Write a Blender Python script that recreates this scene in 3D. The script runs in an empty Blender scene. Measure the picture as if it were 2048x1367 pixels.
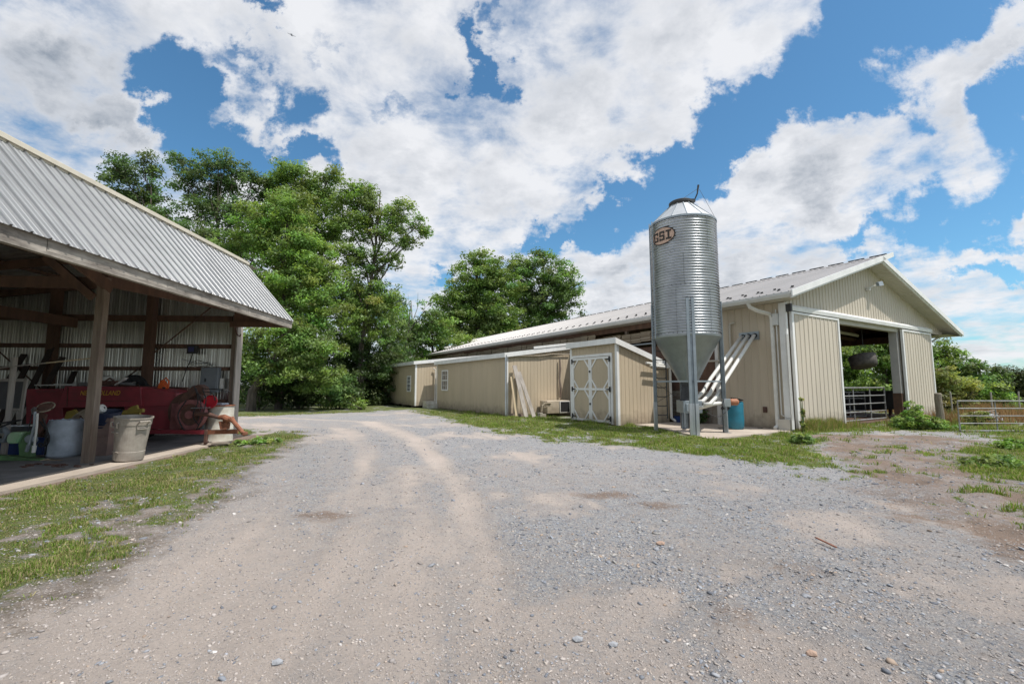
import bpy, math, random
import numpy as np
from mathutils import Vector, Matrix
random.seed(7); RNG = np.random.default_rng(7)
R = math.radians
SC = bpy.context.scene
COL = SC.collection

# ------------------------------------------------------------------ camera
FOC, PITCH, EYE = 880.0, R(5.6), 1.5
cam_d = bpy.data.cameras.new('camera'); cam = bpy.data.objects.new('camera', cam_d); COL.objects.link(cam)
cam.location = (0, 0, EYE); cam.rotation_euler = (R(90) + PITCH, 0, 0)
cam_d.sensor_width = 36.0; cam_d.sensor_fit = 'HORIZONTAL'; cam_d.lens = 36.0 * FOC / 2048.0
cam_d.clip_start = 0.05; cam_d.clip_end = 3000
SC.camera = cam
SC.render.resolution_x = 1024; SC.render.resolution_y = 683

# ------------------------------------------------------------------ exposure
SC.view_settings.view_transform = 'Standard'; SC.view_settings.look = 'None'
SC.view_settings.exposure = 0.0; SC.view_settings.gamma = 1.0
SC.view_settings.use_curve_mapping = False
SC.render.engine = 'CYCLES'
SC.cycles.max_bounces = 7; SC.cycles.diffuse_bounces = 4; SC.cycles.transparent_max_bounces = 4

# ------------------------------------------------------------------ sun and sky
SUN_DIR = Vector((0.46, -0.245, 1.0)).normalized()
SUN_EL = math.asin(SUN_DIR.z); SUN_AZ = math.atan2(SUN_DIR.x, SUN_DIR.y)
sd = bpy.data.lights.new('sun', 'SUN'); sd.energy = 4.6; sd.angle = R(0.55); sd.color = (1.0, 0.955, 0.89)
sun = bpy.data.objects.new('sun', sd); COL.objects.link(sun)
sun.rotation_euler = SUN_DIR.to_track_quat('Z', 'Y').to_euler(); sun.location = SUN_DIR * 60

world = bpy.data.worlds.new('World'); SC.world = world; world.use_nodes = True
wt = world.node_tree; wt.nodes.clear()
def wn(t, **k):
    n = wt.nodes.new(t)
    for a, b in k.items(): setattr(n, a, b)
    return n
def wl(a, b): wt.links.new(a, b)
def wmath(op, a, b=None, clamp=False):
    n = wn('ShaderNodeMath', operation=op, use_clamp=clamp)
    for i, x in enumerate((a, b)):
        if x is None: continue
        if isinstance(x, (int, float)): n.inputs[i].default_value = x
        else: wl(x, n.inputs[i])
    return n.outputs[0]
def wrange(v, a, b, c=0.0, d=1.0, mode='SMOOTHSTEP'):
    n = wn('ShaderNodeMapRange', interpolation_type=mode)
    wl(v, n.inputs[0])
    for i, x in enumerate((a, b, c, d)): n.inputs[1 + i].default_value = x
    return n.outputs[0]
wout = wn('ShaderNodeOutputWorld'); wbg = wn('ShaderNodeBackground'); wl(wbg.outputs[0], wout.inputs[0])
sky = wn('ShaderNodeTexSky', sky_type='NISHITA', sun_disc=False)
sky.sun_elevation = SUN_EL; sky.sun_rotation = SUN_AZ; sky.air_density = 1.0; sky.dust_density = 0.6; sky.ozone_density = 1.6
SKY_K = 0.105
wbg.inputs[1].default_value = SKY_K
tc = wn('ShaderNodeTexCoord'); sep = wn('ShaderNodeSeparateXYZ'); wl(tc.outputs['Generated'], sep.inputs[0])
X, Y, Z = sep.outputs
# a flat cloud layer seen in perspective: direction / (height + small)
zc = wmath('ADD', wmath('MAXIMUM', Z, 0.0), 0.22)
cu = wmath('DIVIDE', X, zc); cv = wmath('DIVIDE', Y, zc)
cvec = wn('ShaderNodeCombineXYZ'); wl(cu, cvec.inputs[0]); wl(cv, cvec.inputs[1])
def wnoise(scale, detail, rough, vec, off=(0, 0, 0), dist=0.0):
    m = wn('ShaderNodeMapping'); wl(vec, m.inputs[0]); m.inputs['Location'].default_value = off
    n = wn('ShaderNodeTexNoise'); wl(m.outputs[0], n.inputs['Vector'])
    n.inputs['Scale'].default_value = scale; n.inputs['Detail'].default_value = detail
    n.inputs['Roughness'].default_value = rough; n.inputs['Distortion'].default_value = dist
    return n
# where the open blue and the thick cloud lie round the sky (azimuth-like and height-like coordinates)
ya = wmath('ADD', wmath('ABSOLUTE', Y), 0.02)
gx = wmath('DIVIDE', X, ya); gz = wmath('DIVIDE', Z, ya)
gvec = wn('ShaderNodeCombineXYZ'); wl(gx, gvec.inputs[0]); wl(gz, gvec.inputs[1])
wob = wnoise(4.2, 9, 0.62, gvec.outputs[0])
wsub = wn('ShaderNodeVectorMath', operation='SUBTRACT'); wl(wob.outputs['Color'], wsub.inputs[0]); wsub.inputs[1].default_value = (0.5, 0.5, 0.5)
wsc = wn('ShaderNodeVectorMath', operation='SCALE'); wl(wsub.outputs[0], wsc.inputs[0]); wsc.inputs['Scale'].default_value = 0.55
gw = wn('ShaderNodeVectorMath', operation='ADD'); wl(gvec.outputs[0], gw.inputs[0]); wl(wsc.outputs[0], gw.inputs[1])
def sky_xy(u, v):
    x = (u - 1024) / FOC; y = -(v - 683) / FOC
    dy = math.cos(PITCH) - y * math.sin(PITCH); dz = math.sin(PITCH) + y * math.cos(PITCH)
    return x / dy, dz / dy
def blobs(lst):
    tot = None
    for (u, v, ru, rv, ang, wgt) in lst:
        x, z = sky_xy(u, v)
        m = wn('ShaderNodeMapping', vector_type='TEXTURE'); wl(gw.outputs[0], m.inputs[0])
        m.inputs['Location'].default_value = (x, z, 0); m.inputs['Rotation'].default_value = (0, 0, R(ang))
        m.inputs['Scale'].default_value = (ru / FOC, rv / FOC, 1)
        ln = wn('ShaderNodeVectorMath', operation='LENGTH'); wl(m.outputs[0], ln.inputs[0])
        o = wrange(ln.outputs['Value'], 0.15, 1.45, wgt * 1.1, 0.0)
        tot = o if tot is None else wmath('ADD', tot, o)
    return tot
blue = blobs([  # px, py of the photo turned into directions; radii; tilt; weight
    (1840, 30, 230, 90, 18, .5), (1640, 130, 150, 120, 30, .5), (1480, 240, 170, 70, 38, .5), (1340, 340, 150, 70, 36, .5),
    (1220, 430, 130, 55, 25, .48), (1105, 482, 60, 24, 10, .35), (1250, 400, 60, 60, 0, .2), (1700, 230, 100, 50, 20, .3),
    (1860, 440, 160, 70, 38, .40), (2010, 250, 90, 90, 30, .42), (1990, 360, 70, 40, 20, .25), (1700, 510, 90, 25, 5, .22),
    (1960, 570, 110, 22, 0, .28), (1930, 500, 60, 20, 0, .18), (2040, 470, 50, 20, 0, .12), 
    (340, 180, 70, 70, 0, .50), (440, 270, 130, 60, -20, .52), (590, 190, 50, 80, 10, .36), (590, 310, 80, 34, -20, .42), (480, 120, 60, 24, 20, .2),
    (950, 110, 34, 60, 15, .40), (1010, 170, 30, 36, 0, .25), (545, 32, 40, 30, 0, .36), (470, 170, 60, 36, 0, .2),
    (885, 556, 34, 22, 0, .3), (905, 600, 20, 26, 0, .25), (680, 70, 40, 16, 0, .1), (1000, 60, 24, 30, 0, .12), (820, 225, 50, 14, 10, .08)])
whit = blobs([(1480, 330, 130, 120, 0, .22), (1650, 330, 150, 90, 25, .30), (1880, 190, 150, 70, 35, .34), (1980, 110, 90, 70, 20, .3),
              (760, 380, 160, 90, 0, .18), (250, 250, 90, 60, -30, .30), (120, 120, 200, 150, 0, .3), (1100, 200, 120, 120, 0, .24), (1440, 80, 110, 70, 0, .24),
              (1200, 300, 90, 60, 0, .14), (1210, 550, 120, 60, 0, .28), (1600, 430, 140, 70, 0, .28), (1980, 450, 90, 40, 0, .2), (1010, 400, 90, 90, 0, .2), (460, 40, 60, 40, 0, .08)])
n1 = wnoise(1.35, 9, 0.57, cvec.outputs[0], (3.1, 1.7, 0.0), 0.15)
n2 = wnoise(5.5, 8, 0.62, cvec.outputs[0], (1.3, 5.2, 2.0), 0.2)
dens = wmath('ADD', wmath('MULTIPLY', n1.outputs['Fac'], 0.85), wmath('MULTIPLY', n2.outputs['Fac'], 0.80))
dens = wmath('SUBTRACT', dens, 0.13)
dens = wmath('SUBTRACT', wmath('ADD', dens, wmath('MULTIPLY', whit, 0.55)), blue)
cover = wmath('MULTIPLY', wrange(dens, 0.42, 0.80), wrange(dens, 0.30, 0.62, 0.75, 1.0))
thick = wrange(dens, 0.66, 1.02)
cm_ = wn('ShaderNodeVectorMath', operation='ADD'); wl(cvec.outputs[0], cm_.inputs[0]); cm_.inputs[1].default_value = (0.075, 0.0, 0.0)
n1s = wnoise(1.35, 9, 0.57, cm_.outputs[0], (3.1, 1.7, 0.0), 0.15); n2s = wnoise(5.5, 8, 0.62, cm_.outputs[0], (1.3, 5.2, 2.0), 0.2)
relief = wmath('SUBTRACT', wmath('ADD', wmath('MULTIPLY', n1s.outputs['Fac'], 1.2), n2s.outputs['Fac']), wmath('ADD', wmath('MULTIPLY', n1.outputs['Fac'], 1.2), n2.outputs['Fac']))
n3 = wnoise(2.6, 7, 0.6, cvec.outputs[0], (7.7, 2.2, 5.0), 0.1)
n4 = wnoise(9.0, 6, 0.6, cvec.outputs[0], (2.7, 8.2, 3.0), 0.1)
greyb = blobs([(40, 190, 300, 200, 0, .75), (250, 120, 160, 80, -20, .2), (330, 60, 220, 60, 0, .28), (1240, 590, 90, 50, 0, .35), (1560, 560, 190, 60, 0, .38), (1150, 120, 80, 100, 0, .16), (1900, 620, 160, 40, 0, .2),
               (1600, 400, 80, 50, 0, .2), (900, 300, 120, 60, 0, .12), (160, 420, 260, 120, 0, .25)])
g = wmath('ADD', wmath('MULTIPLY', wrange(n3.outputs['Fac'], 0.38, 0.66), 0.55), wmath('MULTIPLY', wrange(n4.outputs['Fac'], 0.36, 0.66), 0.20))
shade = wmath('MULTIPLY', wmath('ADD', wmath('ADD', g, wmath('MULTIPLY', relief, 1.5)), greyb), wmath('ADD', wmath('MULTIPLY', thick, 0.75), 0.25), clamp=True)
cc = wn('ShaderNodeMixRGB'); wl(shade, cc.inputs[0])
CW, CG = (8.4, 8.5, 8.8, 1), (2.8, 3.25, 3.9, 1)
cc.inputs[1].default_value = CW; cc.inputs[2].default_value = CG
mixw = wn('ShaderNodeMixRGB'); wl(wmath('MULTIPLY', cover, 0.97), mixw.inputs[0])
skc = wn('ShaderNodeMixRGB', blend_type='MULTIPLY'); skc.inputs[0].default_value = 1.0
wl(sky.outputs[0], skc.inputs[1]); skc.inputs[2].default_value = (0.78, 1.27, 1.42, 1)
wl(skc.outputs[0], mixw.inputs[1]); wl(cc.outputs[0], mixw.inputs[2])
wl(mixw.outputs[0], wbg.inputs[0])

# ------------------------------------------------------------------ places
A = R(30.6)                                   # heading of the long barn
BU = Vector((math.cos(A), math.sin(A), 0)); BV = Vector((-math.sin(A), math.cos(A), 0))
def UV(u, v, z=0.0): return BU * u + BV * v + Vector((0, 0, z))
B4 = R(4)                                     # heading of the machine shed
SN = Vector((math.cos(B4), math.sin(B4), 0)); SW = Vector((-math.sin(B4), math.cos(B4), 0))
def NW(n, w, z=0.0): return SN * n + SW * w + Vector((0, 0, z))
def at(px, py, y):                            # a point of the place at world depth y
    x = (px - 1024) / FOC; t = -(py - 683) / FOC
    dy = math.cos(PITCH) - t * math.sin(PITCH); dz = math.sin(PITCH) + t * math.cos(PITCH)
    return Vector((x / dy * y, y, EYE + dz / dy * y))
def gnd(px, py):
    x = (px - 1024) / FOC; t = -(py - 683) / FOC
    dy = math.cos(PITCH) - t * math.sin(PITCH); dz = math.sin(PITCH) + t * math.cos(PITCH)
    k = -EYE / dz
    return Vector((x * k, dy * k, 0))

# ------------------------------------------------------------------ helpers
def tag(o, label=None, cat=None, group=None, kind=None):
    if label: o['label'] = label
    if cat: o['category'] = cat
    if group: o['group'] = group
    if kind: o['kind'] = kind
    return o
def thing(name, label, cat, loc=(0, 0, 0), rz=0.0, group=None):
    o = bpy.data.objects.new(name, None); o.empty_display_size = 0.2; COL.objects.link(o)
    o.location = loc; o.rotation_euler = (0, 0, rz)
    return tag(o, label, cat, group)
def copy_tree(o, parent=None):
    c = o.copy(); COL.objects.link(c); c.parent = parent
    for ch in list(o.children): copy_tree(ch, c)
    return c

def spl(pts, n=6):
    P = [Vector(p) for p in pts]; P = [P[0] * 2 - P[1]] + P + [P[-1] * 2 - P[-2]]; out = []
    for i in range(1, len(P) - 2):
        for k in range(n):
            t = k / n; a, b_, c, d = P[i - 1:i + 3]
            out.append(0.5 * ((2 * b_) + (c - a) * t + (2 * a - 5 * b_ + 4 * c - d) * t * t + (3 * b_ - a - 3 * c + d) * t ** 3))
    return out + [P[-2]]
class MB:
    def __init__(s): s.v = []; s.f = []
    def add(s, vs, fs):
        k = len(s.v); s.v += [tuple(p) for p in vs]; s.f += [tuple(i + k for i in f) for f in fs]; return s
    def box(s, a, b):
        x0, y0, z0 = a; x1, y1, z1 = b
        if x0 > x1: x0, x1 = x1, x0
        if y0 > y1: y0, y1 = y1, y0
        if z0 > z1: z0, z1 = z1, z0
        return s.add([(x0, y0, z0), (x1, y0, z0), (x1, y1, z0), (x0, y1, z0), (x0, y0, z1), (x1, y0, z1), (x1, y1, z1), (x0, y1, z1)],
                     [(0, 3, 2, 1), (4, 5, 6, 7), (0, 1, 5, 4), (1, 2, 6, 5), (2, 3, 7, 6), (3, 0, 4, 7)])
    def beam(s, p, q, w, h, up=(0, 0, 1), taper=1.0):
        p = Vector(p); q = Vector(q); d = (q - p).normalized(); up = Vector(up)
        r = d.cross(up)
        if r.length < 1e-4: r = d.cross(Vector((1, 0, 0)))
        r.normalize(); u = r.cross(d).normalized()
        vs = []
        for c, k in ((p, 1.0), (q, taper)):
            for a, b in ((-1, -1), (1, -1), (1, 1), (-1, 1)): vs.append(c + r * (a * w * k / 2) + u * (b * h * k / 2))
        return s.add(vs, [(0, 1, 2, 3), (7, 6, 5, 4), (0, 4, 5, 1), (1, 5, 6, 2), (2, 6, 7, 3), (3, 7, 4, 0)])
    def tube(s, pts, r, n=8, cap=True):
        pts = [Vector(p) for p in pts]; k = len(pts); rs = r if isinstance(r, (list, tuple)) else [r] * k
        vs = []; prev = None
        for i, p in enumerate(pts):
            d = (pts[min(i + 1, k - 1)] - pts[max(i - 1, 0)]).normalized()
            if prev is None:
                a = d.cross(Vector((0, 0, 1)))
                if a.length < 1e-3: a = d.cross(Vector((1, 0, 0)))
            else: a = prev - d * prev.dot(d)
            a.normalize(); prev = a; b = d.cross(a)
            for j in range(n):
                t = 2 * math.pi * j / n
                vs.append(p + (a * math.cos(t) + b * math.sin(t)) * rs[i])
        fs = [(i * n + j, i * n + (j + 1) % n, (i + 1) * n + (j + 1) % n, (i + 1) * n + j) for i in range(k - 1) for j in range(n)]
        if cap: fs += [tuple(range(n - 1, -1, -1)), tuple((k - 1) * n + j for j in range(n))]
        return s.add(vs, fs)
    def lathe(s, prof, c=(0, 0, 0), n=32, cap0=False, cap1=False, sq=1.0, a0=0.0, a1=2 * math.pi):
        cx, cy, cz = c; k = len(prof); vs = []; full = abs(a1 - a0 - 2 * math.pi) < 1e-6
        m = n if full else n + 1
        for r, z in prof:
            for j in range(m):
                t = a0 + (a1 - a0) * j / n; vs.append((cx + r * math.cos(t), cy + r * math.sin(t) * sq, cz + z))
        fs = [(i * m + j, i * m + (j + 1) % m, (i + 1) * m + (j + 1) % m, (i + 1) * m + j) for i in range(k - 1) for j in range(n if full else n)]
        if cap0: fs.append(tuple(range(m - 1, -1, -1)))
        if cap1: fs.append(tuple((k - 1) * m + j for j in range(m)))
        return s.add(vs, fs)
    def prism(s, poly, d):
        """closed polygon (list of 3d points) swept by vector d"""
        n = len(poly); d = Vector(d); vs = [Vector(p) for p in poly] + [Vector(p) + d for p in poly]
        return s.add(vs, [tuple(range(n - 1, -1, -1)), tuple(range(n, 2 * n))] + [(i, (i + 1) % n, n + (i + 1) % n, n + i) for i in range(n)])
    def sheet(s, us, offs, bot, top, fn):
        """vertical strips: for each (u, off) a bottom and a top point via fn(u, off, t)"""
        vs = []
        for u, o in zip(us, offs): vs += [fn(u, o, bot(u)), fn(u, o, top(u))]
        return s.add(vs, [(2 * i, 2 * i + 2, 2 * i + 3, 2 * i + 1) for i in range(len(us) - 1)])
    def build(s, name, m, parent=None, smooth=False, bevel=0.0):
        me = bpy.data.meshes.new(name); me.from_pydata(s.v, [], s.f); me.update()
        o = bpy.data.objects.new(name, me); COL.objects.link(o)
        if m: me.materials.append(m)
        if parent: o.parent = parent
        if smooth: me.polygons.foreach_set('use_smooth', [True] * len(me.polygons))
        if bevel:
            b = o.modifiers.new('bevel', 'BEVEL'); b.width = bevel; b.segments = 2; b.limit_method = 'ANGLE'
        return o
def ribs(u0, u1, pitch, prof):
    """profile over one pitch: list of (fraction, offset)"""
    us, os_ = [], []; n = max(1, int(round((u1 - u0) / pitch))); p = (u1 - u0) / n
    for i in range(n):
        for f, o in prof: us.append(u0 + (i + f) * p); os_.append(o)
    us.append(u1); os_.append(prof[0][1])
    return us, os_
RIB = [(0.0, 0.0), (0.40, 0.0), (0.44, 0.018), (0.56, 0.018), (0.60, 0.0)]
RIBB = [(0.0, 0.0), (0.14, 0.0), (0.16, 0.005), (0.20, 0.005), (0.22, 0.0), (0.42, 0.0), (0.455, 0.026), (0.545, 0.026), (0.58, 0.0), (0.80, 0.0), (0.82, 0.005), (0.86, 0.005), (0.88, 0.0)]
RIBW = [(0.0, 0.0), (0.10, 0.0), (0.14, 0.010), (0.20, 0.010), (0.24, 0.0), (0.42, 0.0), (0.47, 0.034), (0.53, 0.034), (0.58, 0.0), (0.76, 0.0), (0.80, 0.010), (0.86, 0.010), (0.90, 0.0)]
GROOVE = [(0.0, 0.0), (0.93, 0.0), (0.945, -0.012), (0.985, -0.012)]

def np_mesh(name, verts, faces, m, parent=None, smooth=False, attr=None):
    me = bpy.data.meshes.new(name); nv = len(verts); nf, k = faces.shape
    me.vertices.add(nv); me.vertices.foreach_set('co', np.asarray(verts, np.float32).ravel())
    me.loops.add(nf * k); me.loops.foreach_set('vertex_index', faces.astype(np.int32).ravel())
    me.polygons.add(nf); me.polygons.foreach_set('loop_start', np.arange(0, nf * k, k, dtype=np.int32))
    me.polygons.foreach_set('loop_total', np.full(nf, k, np.int32))
    if smooth: me.polygons.foreach_set('use_smooth', np.ones(nf, bool))
    me.update(calc_edges=True)
    if attr is not None:
        a = me.color_attributes.new('tint', 'FLOAT_COLOR', 'POINT'); c = np.ones((nv, 4), np.float32)
        c[:, :attr.shape[1]] = attr; a.data.foreach_set('color', c.ravel())
    if m: me.materials.append(m)
    o = bpy.data.objects.new(name, me); COL.objects.link(o)
    if parent: o.parent = parent
    return o

# ------------------------------------------------------------------ materials
MATS = {}
def mat(name, col, rough=0.7, metal=0.0, splash=0.0, var=0.12, scale=3.0, col2=None, bump=0.0, bscale=40.0, stretch=(1, 1, 1), spec=0.5, det=6, lo=0.35, hi=0.7):
    m = bpy.data.materials.new(name); m.use_nodes = True; t = m.node_tree; p = t.nodes['Principled BSDF']
    c = t.nodes.new('ShaderNodeTexCoord'); mp = t.nodes.new('ShaderNodeMapping'); t.links.new(c.outputs['Object'], mp.inputs[0])
    mp.inputs['Scale'].default_value = stretch
    n = t.nodes.new('ShaderNodeTexNoise'); n.inputs['Scale'].default_value = scale; n.inputs['Detail'].default_value = det; n.inputs['Roughness'].default_value = 0.6
    t.links.new(mp.outputs[0], n.inputs['Vector'])
    mr = t.nodes.new('ShaderNodeMapRange'); t.links.new(n.outputs['Fac'], mr.inputs[0]); mr.inputs[1].default_value = lo; mr.inputs[2].default_value = hi
    mx = t.nodes.new('ShaderNodeMixRGB'); t.links.new(mr.outputs[0], mx.inputs[0])
    if col2 is None:
        a = [min(1, x * (1 + var)) for x in col]; b = [x * (1 - var) for x in col]
    else: a, b = col, col2
    mx.inputs[1].default_value = (*a, 1); mx.inputs[2].default_value = (*b, 1)
    out_c = mx.outputs[0]
    if splash:                       # mud thrown up from the ground and faint runs: dirt with a ragged edge
        s = t.nodes.new('ShaderNodeSeparateXYZ'); t.links.new(c.outputs['Object'], s.inputs[0])
        n3 = t.nodes.new('ShaderNodeTexNoise'); n3.inputs['Scale'].default_value = 3.5; n3.inputs['Detail'].default_value = 8; n3.inputs['Roughness'].default_value = 0.7
        t.links.new(c.outputs['Object'], n3.inputs['Vector'])
        a1 = t.nodes.new('ShaderNodeMath'); a1.operation = 'MULTIPLY_ADD'; t.links.new(n3.outputs['Fac'], a1.inputs[0]); a1.inputs[1].default_value = -1.1; t.links.new(s.outputs[2], a1.inputs[2])
        r1 = t.nodes.new('ShaderNodeMapRange'); t.links.new(a1.outputs[0], r1.inputs[0]); r1.inputs[1].default_value = 0.0; r1.inputs[2].default_value = -0.62; r1.inputs[3].default_value = 0; r1.inputs[4].default_value = splash
        m3 = t.nodes.new('ShaderNodeMixRGB'); t.links.new(r1.outputs[0], m3.inputs[0]); t.links.new(out_c, m3.inputs[1]); m3.inputs[2].default_value = (0.19, 0.15, 0.11, 1)
        mp2 = t.nodes.new('ShaderNodeMapping'); t.links.new(c.outputs['Object'], mp2.inputs[0]); mp2.inputs['Scale'].default_value = (5, 5, 0.25)
        n4 = t.nodes.new('ShaderNodeTexNoise'); n4.inputs['Scale'].default_value = 2.2; n4.inputs['Detail'].default_value = 6; t.links.new(mp2.outputs[0], n4.inputs['Vector'])
        r2 = t.nodes.new('ShaderNodeMapRange'); t.links.new(n4.outputs['Fac'], r2.inputs[0]); r2.inputs[1].default_value = 0.5; r2.inputs[2].default_value = 0.75; r2.inputs[4].default_value = 0.22 * splash
        m4 = t.nodes.new('ShaderNodeMixRGB'); t.links.new(r2.outputs[0], m4.inputs[0]); t.links.new(m3.outputs[0], m4.inputs[1]); m4.inputs[2].default_value = (0.26, 0.22, 0.17, 1)
        out_c = m4.outputs[0]
    t.links.new(out_c, p.inputs['Base Color'])
    p.inputs['Roughness'].default_value = rough; p.inputs['Metallic'].default_value = metal
    p.inputs['Specular IOR Level'].default_value = spec
    if bump:
        n2 = t.nodes.new('ShaderNodeTexNoise'); n2.inputs['Scale'].default_value = bscale; n2.inputs['Detail'].default_value = 5
        t.links.new(mp.outputs[0], n2.inputs['Vector'])
        b = t.nodes.new('ShaderNodeBump'); b.inputs['Strength'].default_value = bump; b.inputs['Distance'].default_value = 0.02
        t.links.new(n2.outputs['Fac'], b.inputs['Height']); t.links.new(b.outputs[0], p.inputs['Normal'])
    MATS[name] = m; return m
mat('tan_siding', (0.50, 0.415, 0.30), 0.75, splash=.9, var=0.07, scale=1.2, bump=0.25, bscale=30, stretch=(1, 1, 0.15))
mat('beige_metal', (0.55, 0.49, 0.40), 0.5, splash=.8, var=0.06, scale=0.9, stretch=(1, 1, 0.3))
mat('beige_wall', (0.51, 0.435, 0.335), 0.55, splash=.9, var=0.08, scale=1.1, stretch=(1, 1, 0.3))
mat('white_trim', (0.76, 0.76, 0.75), 0.45, splash=.6, var=0.08, scale=2)
mat('grey_trim', (0.60, 0.60, 0.58), 0.5, var=0.07, scale=2)
mat('soffit', (0.52, 0.49, 0.43), 0.6, var=0.05, scale=2)
mat('barn_roof', (0.29, 0.278, 0.275), 0.45, 0.1, var=0.10, scale=0.8, stretch=(0.3, 1, 1))
mat('silver_roof', (0.28, 0.285, 0.29), 0.45, 0.5, var=0.13, scale=1.6, stretch=(1, 1, 0.25), bump=0.03)
mat('silver_wall', (0.56, 0.545, 0.52), 0.30, 0.85, var=0.14, scale=4, stretch=(1, 1, 0.06))
mat('cream_cap', (0.62, 0.57, 0.47), 0.6, var=0.1, scale=3)
mat('galvanised', (0.47, 0.49, 0.52), 0.33, 0.93, var=0.16, scale=2.2, bump=0.02)
mat('cone_metal', (0.50, 0.52, 0.54), 0.5, 0.45, var=0.08, scale=3)
mat('galvanised_dull', (0.31, 0.35, 0.38), 0.5, 0.6, var=0.14, scale=4, bump=0.03)
mat('hopper_metal', (0.33, 0.36, 0.385), 0.42, 0.5, var=0.12, scale=3)
mat('dark_iron', (0.05, 0.05, 0.052), 0.55, 0.3, var=0.3, scale=8)
mat('black_rubber', (0.02, 0.02, 0.022), 0.7, var=0.3, scale=8)
mat('black_hole', (0.012, 0.012, 0.013), 0.9, var=0.2)
mat('beam_wood', (0.17, 0.095, 0.065), 0.85, col2=(0.09, 0.055, 0.042), scale=5, stretch=(1, 1, 0.2), bump=0.3, bscale=25)
mat('beam_dark', (0.045, 0.034, 0.03), 0.9, var=0.3, scale=5)
mat('post_wood', (0.26, 0.21, 0.17), 0.85, col2=(0.13, 0.09, 0.07), scale=9, stretch=(1, 1, 0.12), bump=0.5, bscale=30)
mat('fascia_wood', (0.42, 0.38, 0.33), 0.85, col2=(0.13, 0.11, 0.095), scale=9, stretch=(1, 0.25, 1), bump=0.4, bscale=20)
mat('ply_soffit', (0.30, 0.18, 0.105), 0.8, col2=(0.17, 0.10, 0.065), scale=3)
mat('grey_plank', (0.44, 0.40, 0.36), 0.85, col2=(0.26, 0.235, 0.21), scale=8, stretch=(1, 1, 0.15), bump=0.5, bscale=25)
mat('pale_plank', (0.52, 0.42, 0.28), 0.8, var=0.15, scale=5, stretch=(1, 1, 0.2))
mat('fence_post_wood', (0.26, 0.235, 0.18), 0.9, col2=(0.16, 0.12, 0.09), scale=10, stretch=(1, 1, 0.2), bump=0.6, bscale=25)
mat('concrete', (0.50, 0.43, 0.36), 0.9, col2=(0.34, 0.285, 0.235), scale=1.6, bump=0.3, bscale=60)
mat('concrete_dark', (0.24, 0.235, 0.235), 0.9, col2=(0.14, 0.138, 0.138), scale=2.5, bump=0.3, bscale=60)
mat('masonry', (0.36, 0.33, 0.28), 0.9, col2=(0.24, 0.21, 0.175), scale=4, bump=0.4)
mat('baler_red', (0.34, 0.045, 0.062), 0.4, col2=(0.20, 0.035, 0.045), scale=3)
mat('baler_pink', (0.30, 0.12, 0.12), 0.7, col2=(0.17, 0.065, 0.065), scale=6)
mat('rust', (0.33, 0.13, 0.07), 0.85, col2=(0.16, 0.065, 0.04), scale=9, bump=0.4)
mat('rust_brown', (0.15, 0.075, 0.055), 0.85, col2=(0.07, 0.04, 0.033), scale=8, bump=0.3)
mat('letter_yellow', (0.72, 0.42, 0.06), 0.6, var=0.1)
mat('letter_dark', (0.035, 0.025, 0.02), 0.6, var=0.2)
mat('oval_tan', (0.66, 0.46, 0.35), 0.6, col2=(0.33, 0.21, 0.16), scale=12)
mat('white_plastic', (0.70, 0.69, 0.65), 0.45, var=0.07, scale=4)
mat('drum_white', (0.60, 0.59, 0.53), 0.5, col2=(0.40, 0.36, 0.29), scale=4)
mat('drum_blue_grey', (0.52, 0.58, 0.66), 0.5, col2=(0.30, 0.34, 0.40), scale=5)
mat('blue_plastic', (0.015, 0.15, 0.22), 0.4, var=0.14, scale=4)
mat('navy_plastic', (0.012, 0.022, 0.06), 0.4, var=0.2)
mat('crate_blue', (0.01, 0.04, 0.16), 0.5, var=0.2)
mat('can_beige', (0.40, 0.36, 0.315), 0.55, col2=(0.24, 0.21, 0.18), scale=5)
mat('can_brown', (0.22, 0.145, 0.125), 0.6, col2=(0.15, 0.10, 0.09), scale=5)
mat('implement_green', (0.11, 0.22, 0.09), 0.5, col2=(0.06, 0.10, 0.045), scale=5)
mat('implement_mint', (0.22, 0.46, 0.22), 0.45, col2=(0.42, 0.52, 0.38), scale=7)
mat('yellow_paint', (0.36, 0.27, 0.05), 0.6, col2=(0.22, 0.17, 0.04), scale=6)
mat('bucket_red', (0.50, 0.015, 0.03), 0.4, var=0.1)
mat('orange_plastic', (0.62, 0.11, 0.02), 0.45, var=0.15, scale=8)
mat('motor_orange', (0.42, 0.17, 0.08), 0.6, col2=(0.28, 0.11, 0.06), scale=9)
mat('panel_grey', (0.20, 0.225, 0.25), 0.5, var=0.1, scale=3)
mat('glass_dark', (0.02, 0.028, 0.035), 0.08, var=0.2, spec=0.8)
mat('curtain', (0.40, 0.34, 0.26), 0.8, col2=(0.27, 0.22, 0.16), scale=2.5, stretch=(1, 0.2, 3))
mat('tub_rubber', (0.12, 0.105, 0.095), 0.8, col2=(0.05, 0.044, 0.04), scale=7)
mat('gate_metal', (0.36, 0.37, 0.37), 0.5, 0.5, col2=(0.22, 0.20, 0.18), scale=6)
mat('blue_screen', (0.03, 0.03, 0.14), 0.3, var=0.2)
mat('stained_panel', (0.45, 0.44, 0.42), 0.6, var=0.1, scale=2)
mat('dirt_stain', (0.13, 0.07, 0.045), 0.95, col2=(0.07, 0.045, 0.035), scale=7, bump=0.4)
mat('screen_mesh', (0.10, 0.10, 0.105), 0.6, 0.3, var=0.2)
mat('bark', (0.11, 0.09, 0.075), 0.95, col2=(0.055, 0.045, 0.038), scale=6, stretch=(1, 1, 0.3), bump=0.6, bscale=12)
mat('dead_wood', (0.30, 0.27, 0.24), 0.95, var=0.2, scale=4)
mat('rock_orange', (0.36, 0.25, 0.19), 0.9, var=0.25, scale=20, bump=0.5)
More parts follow.
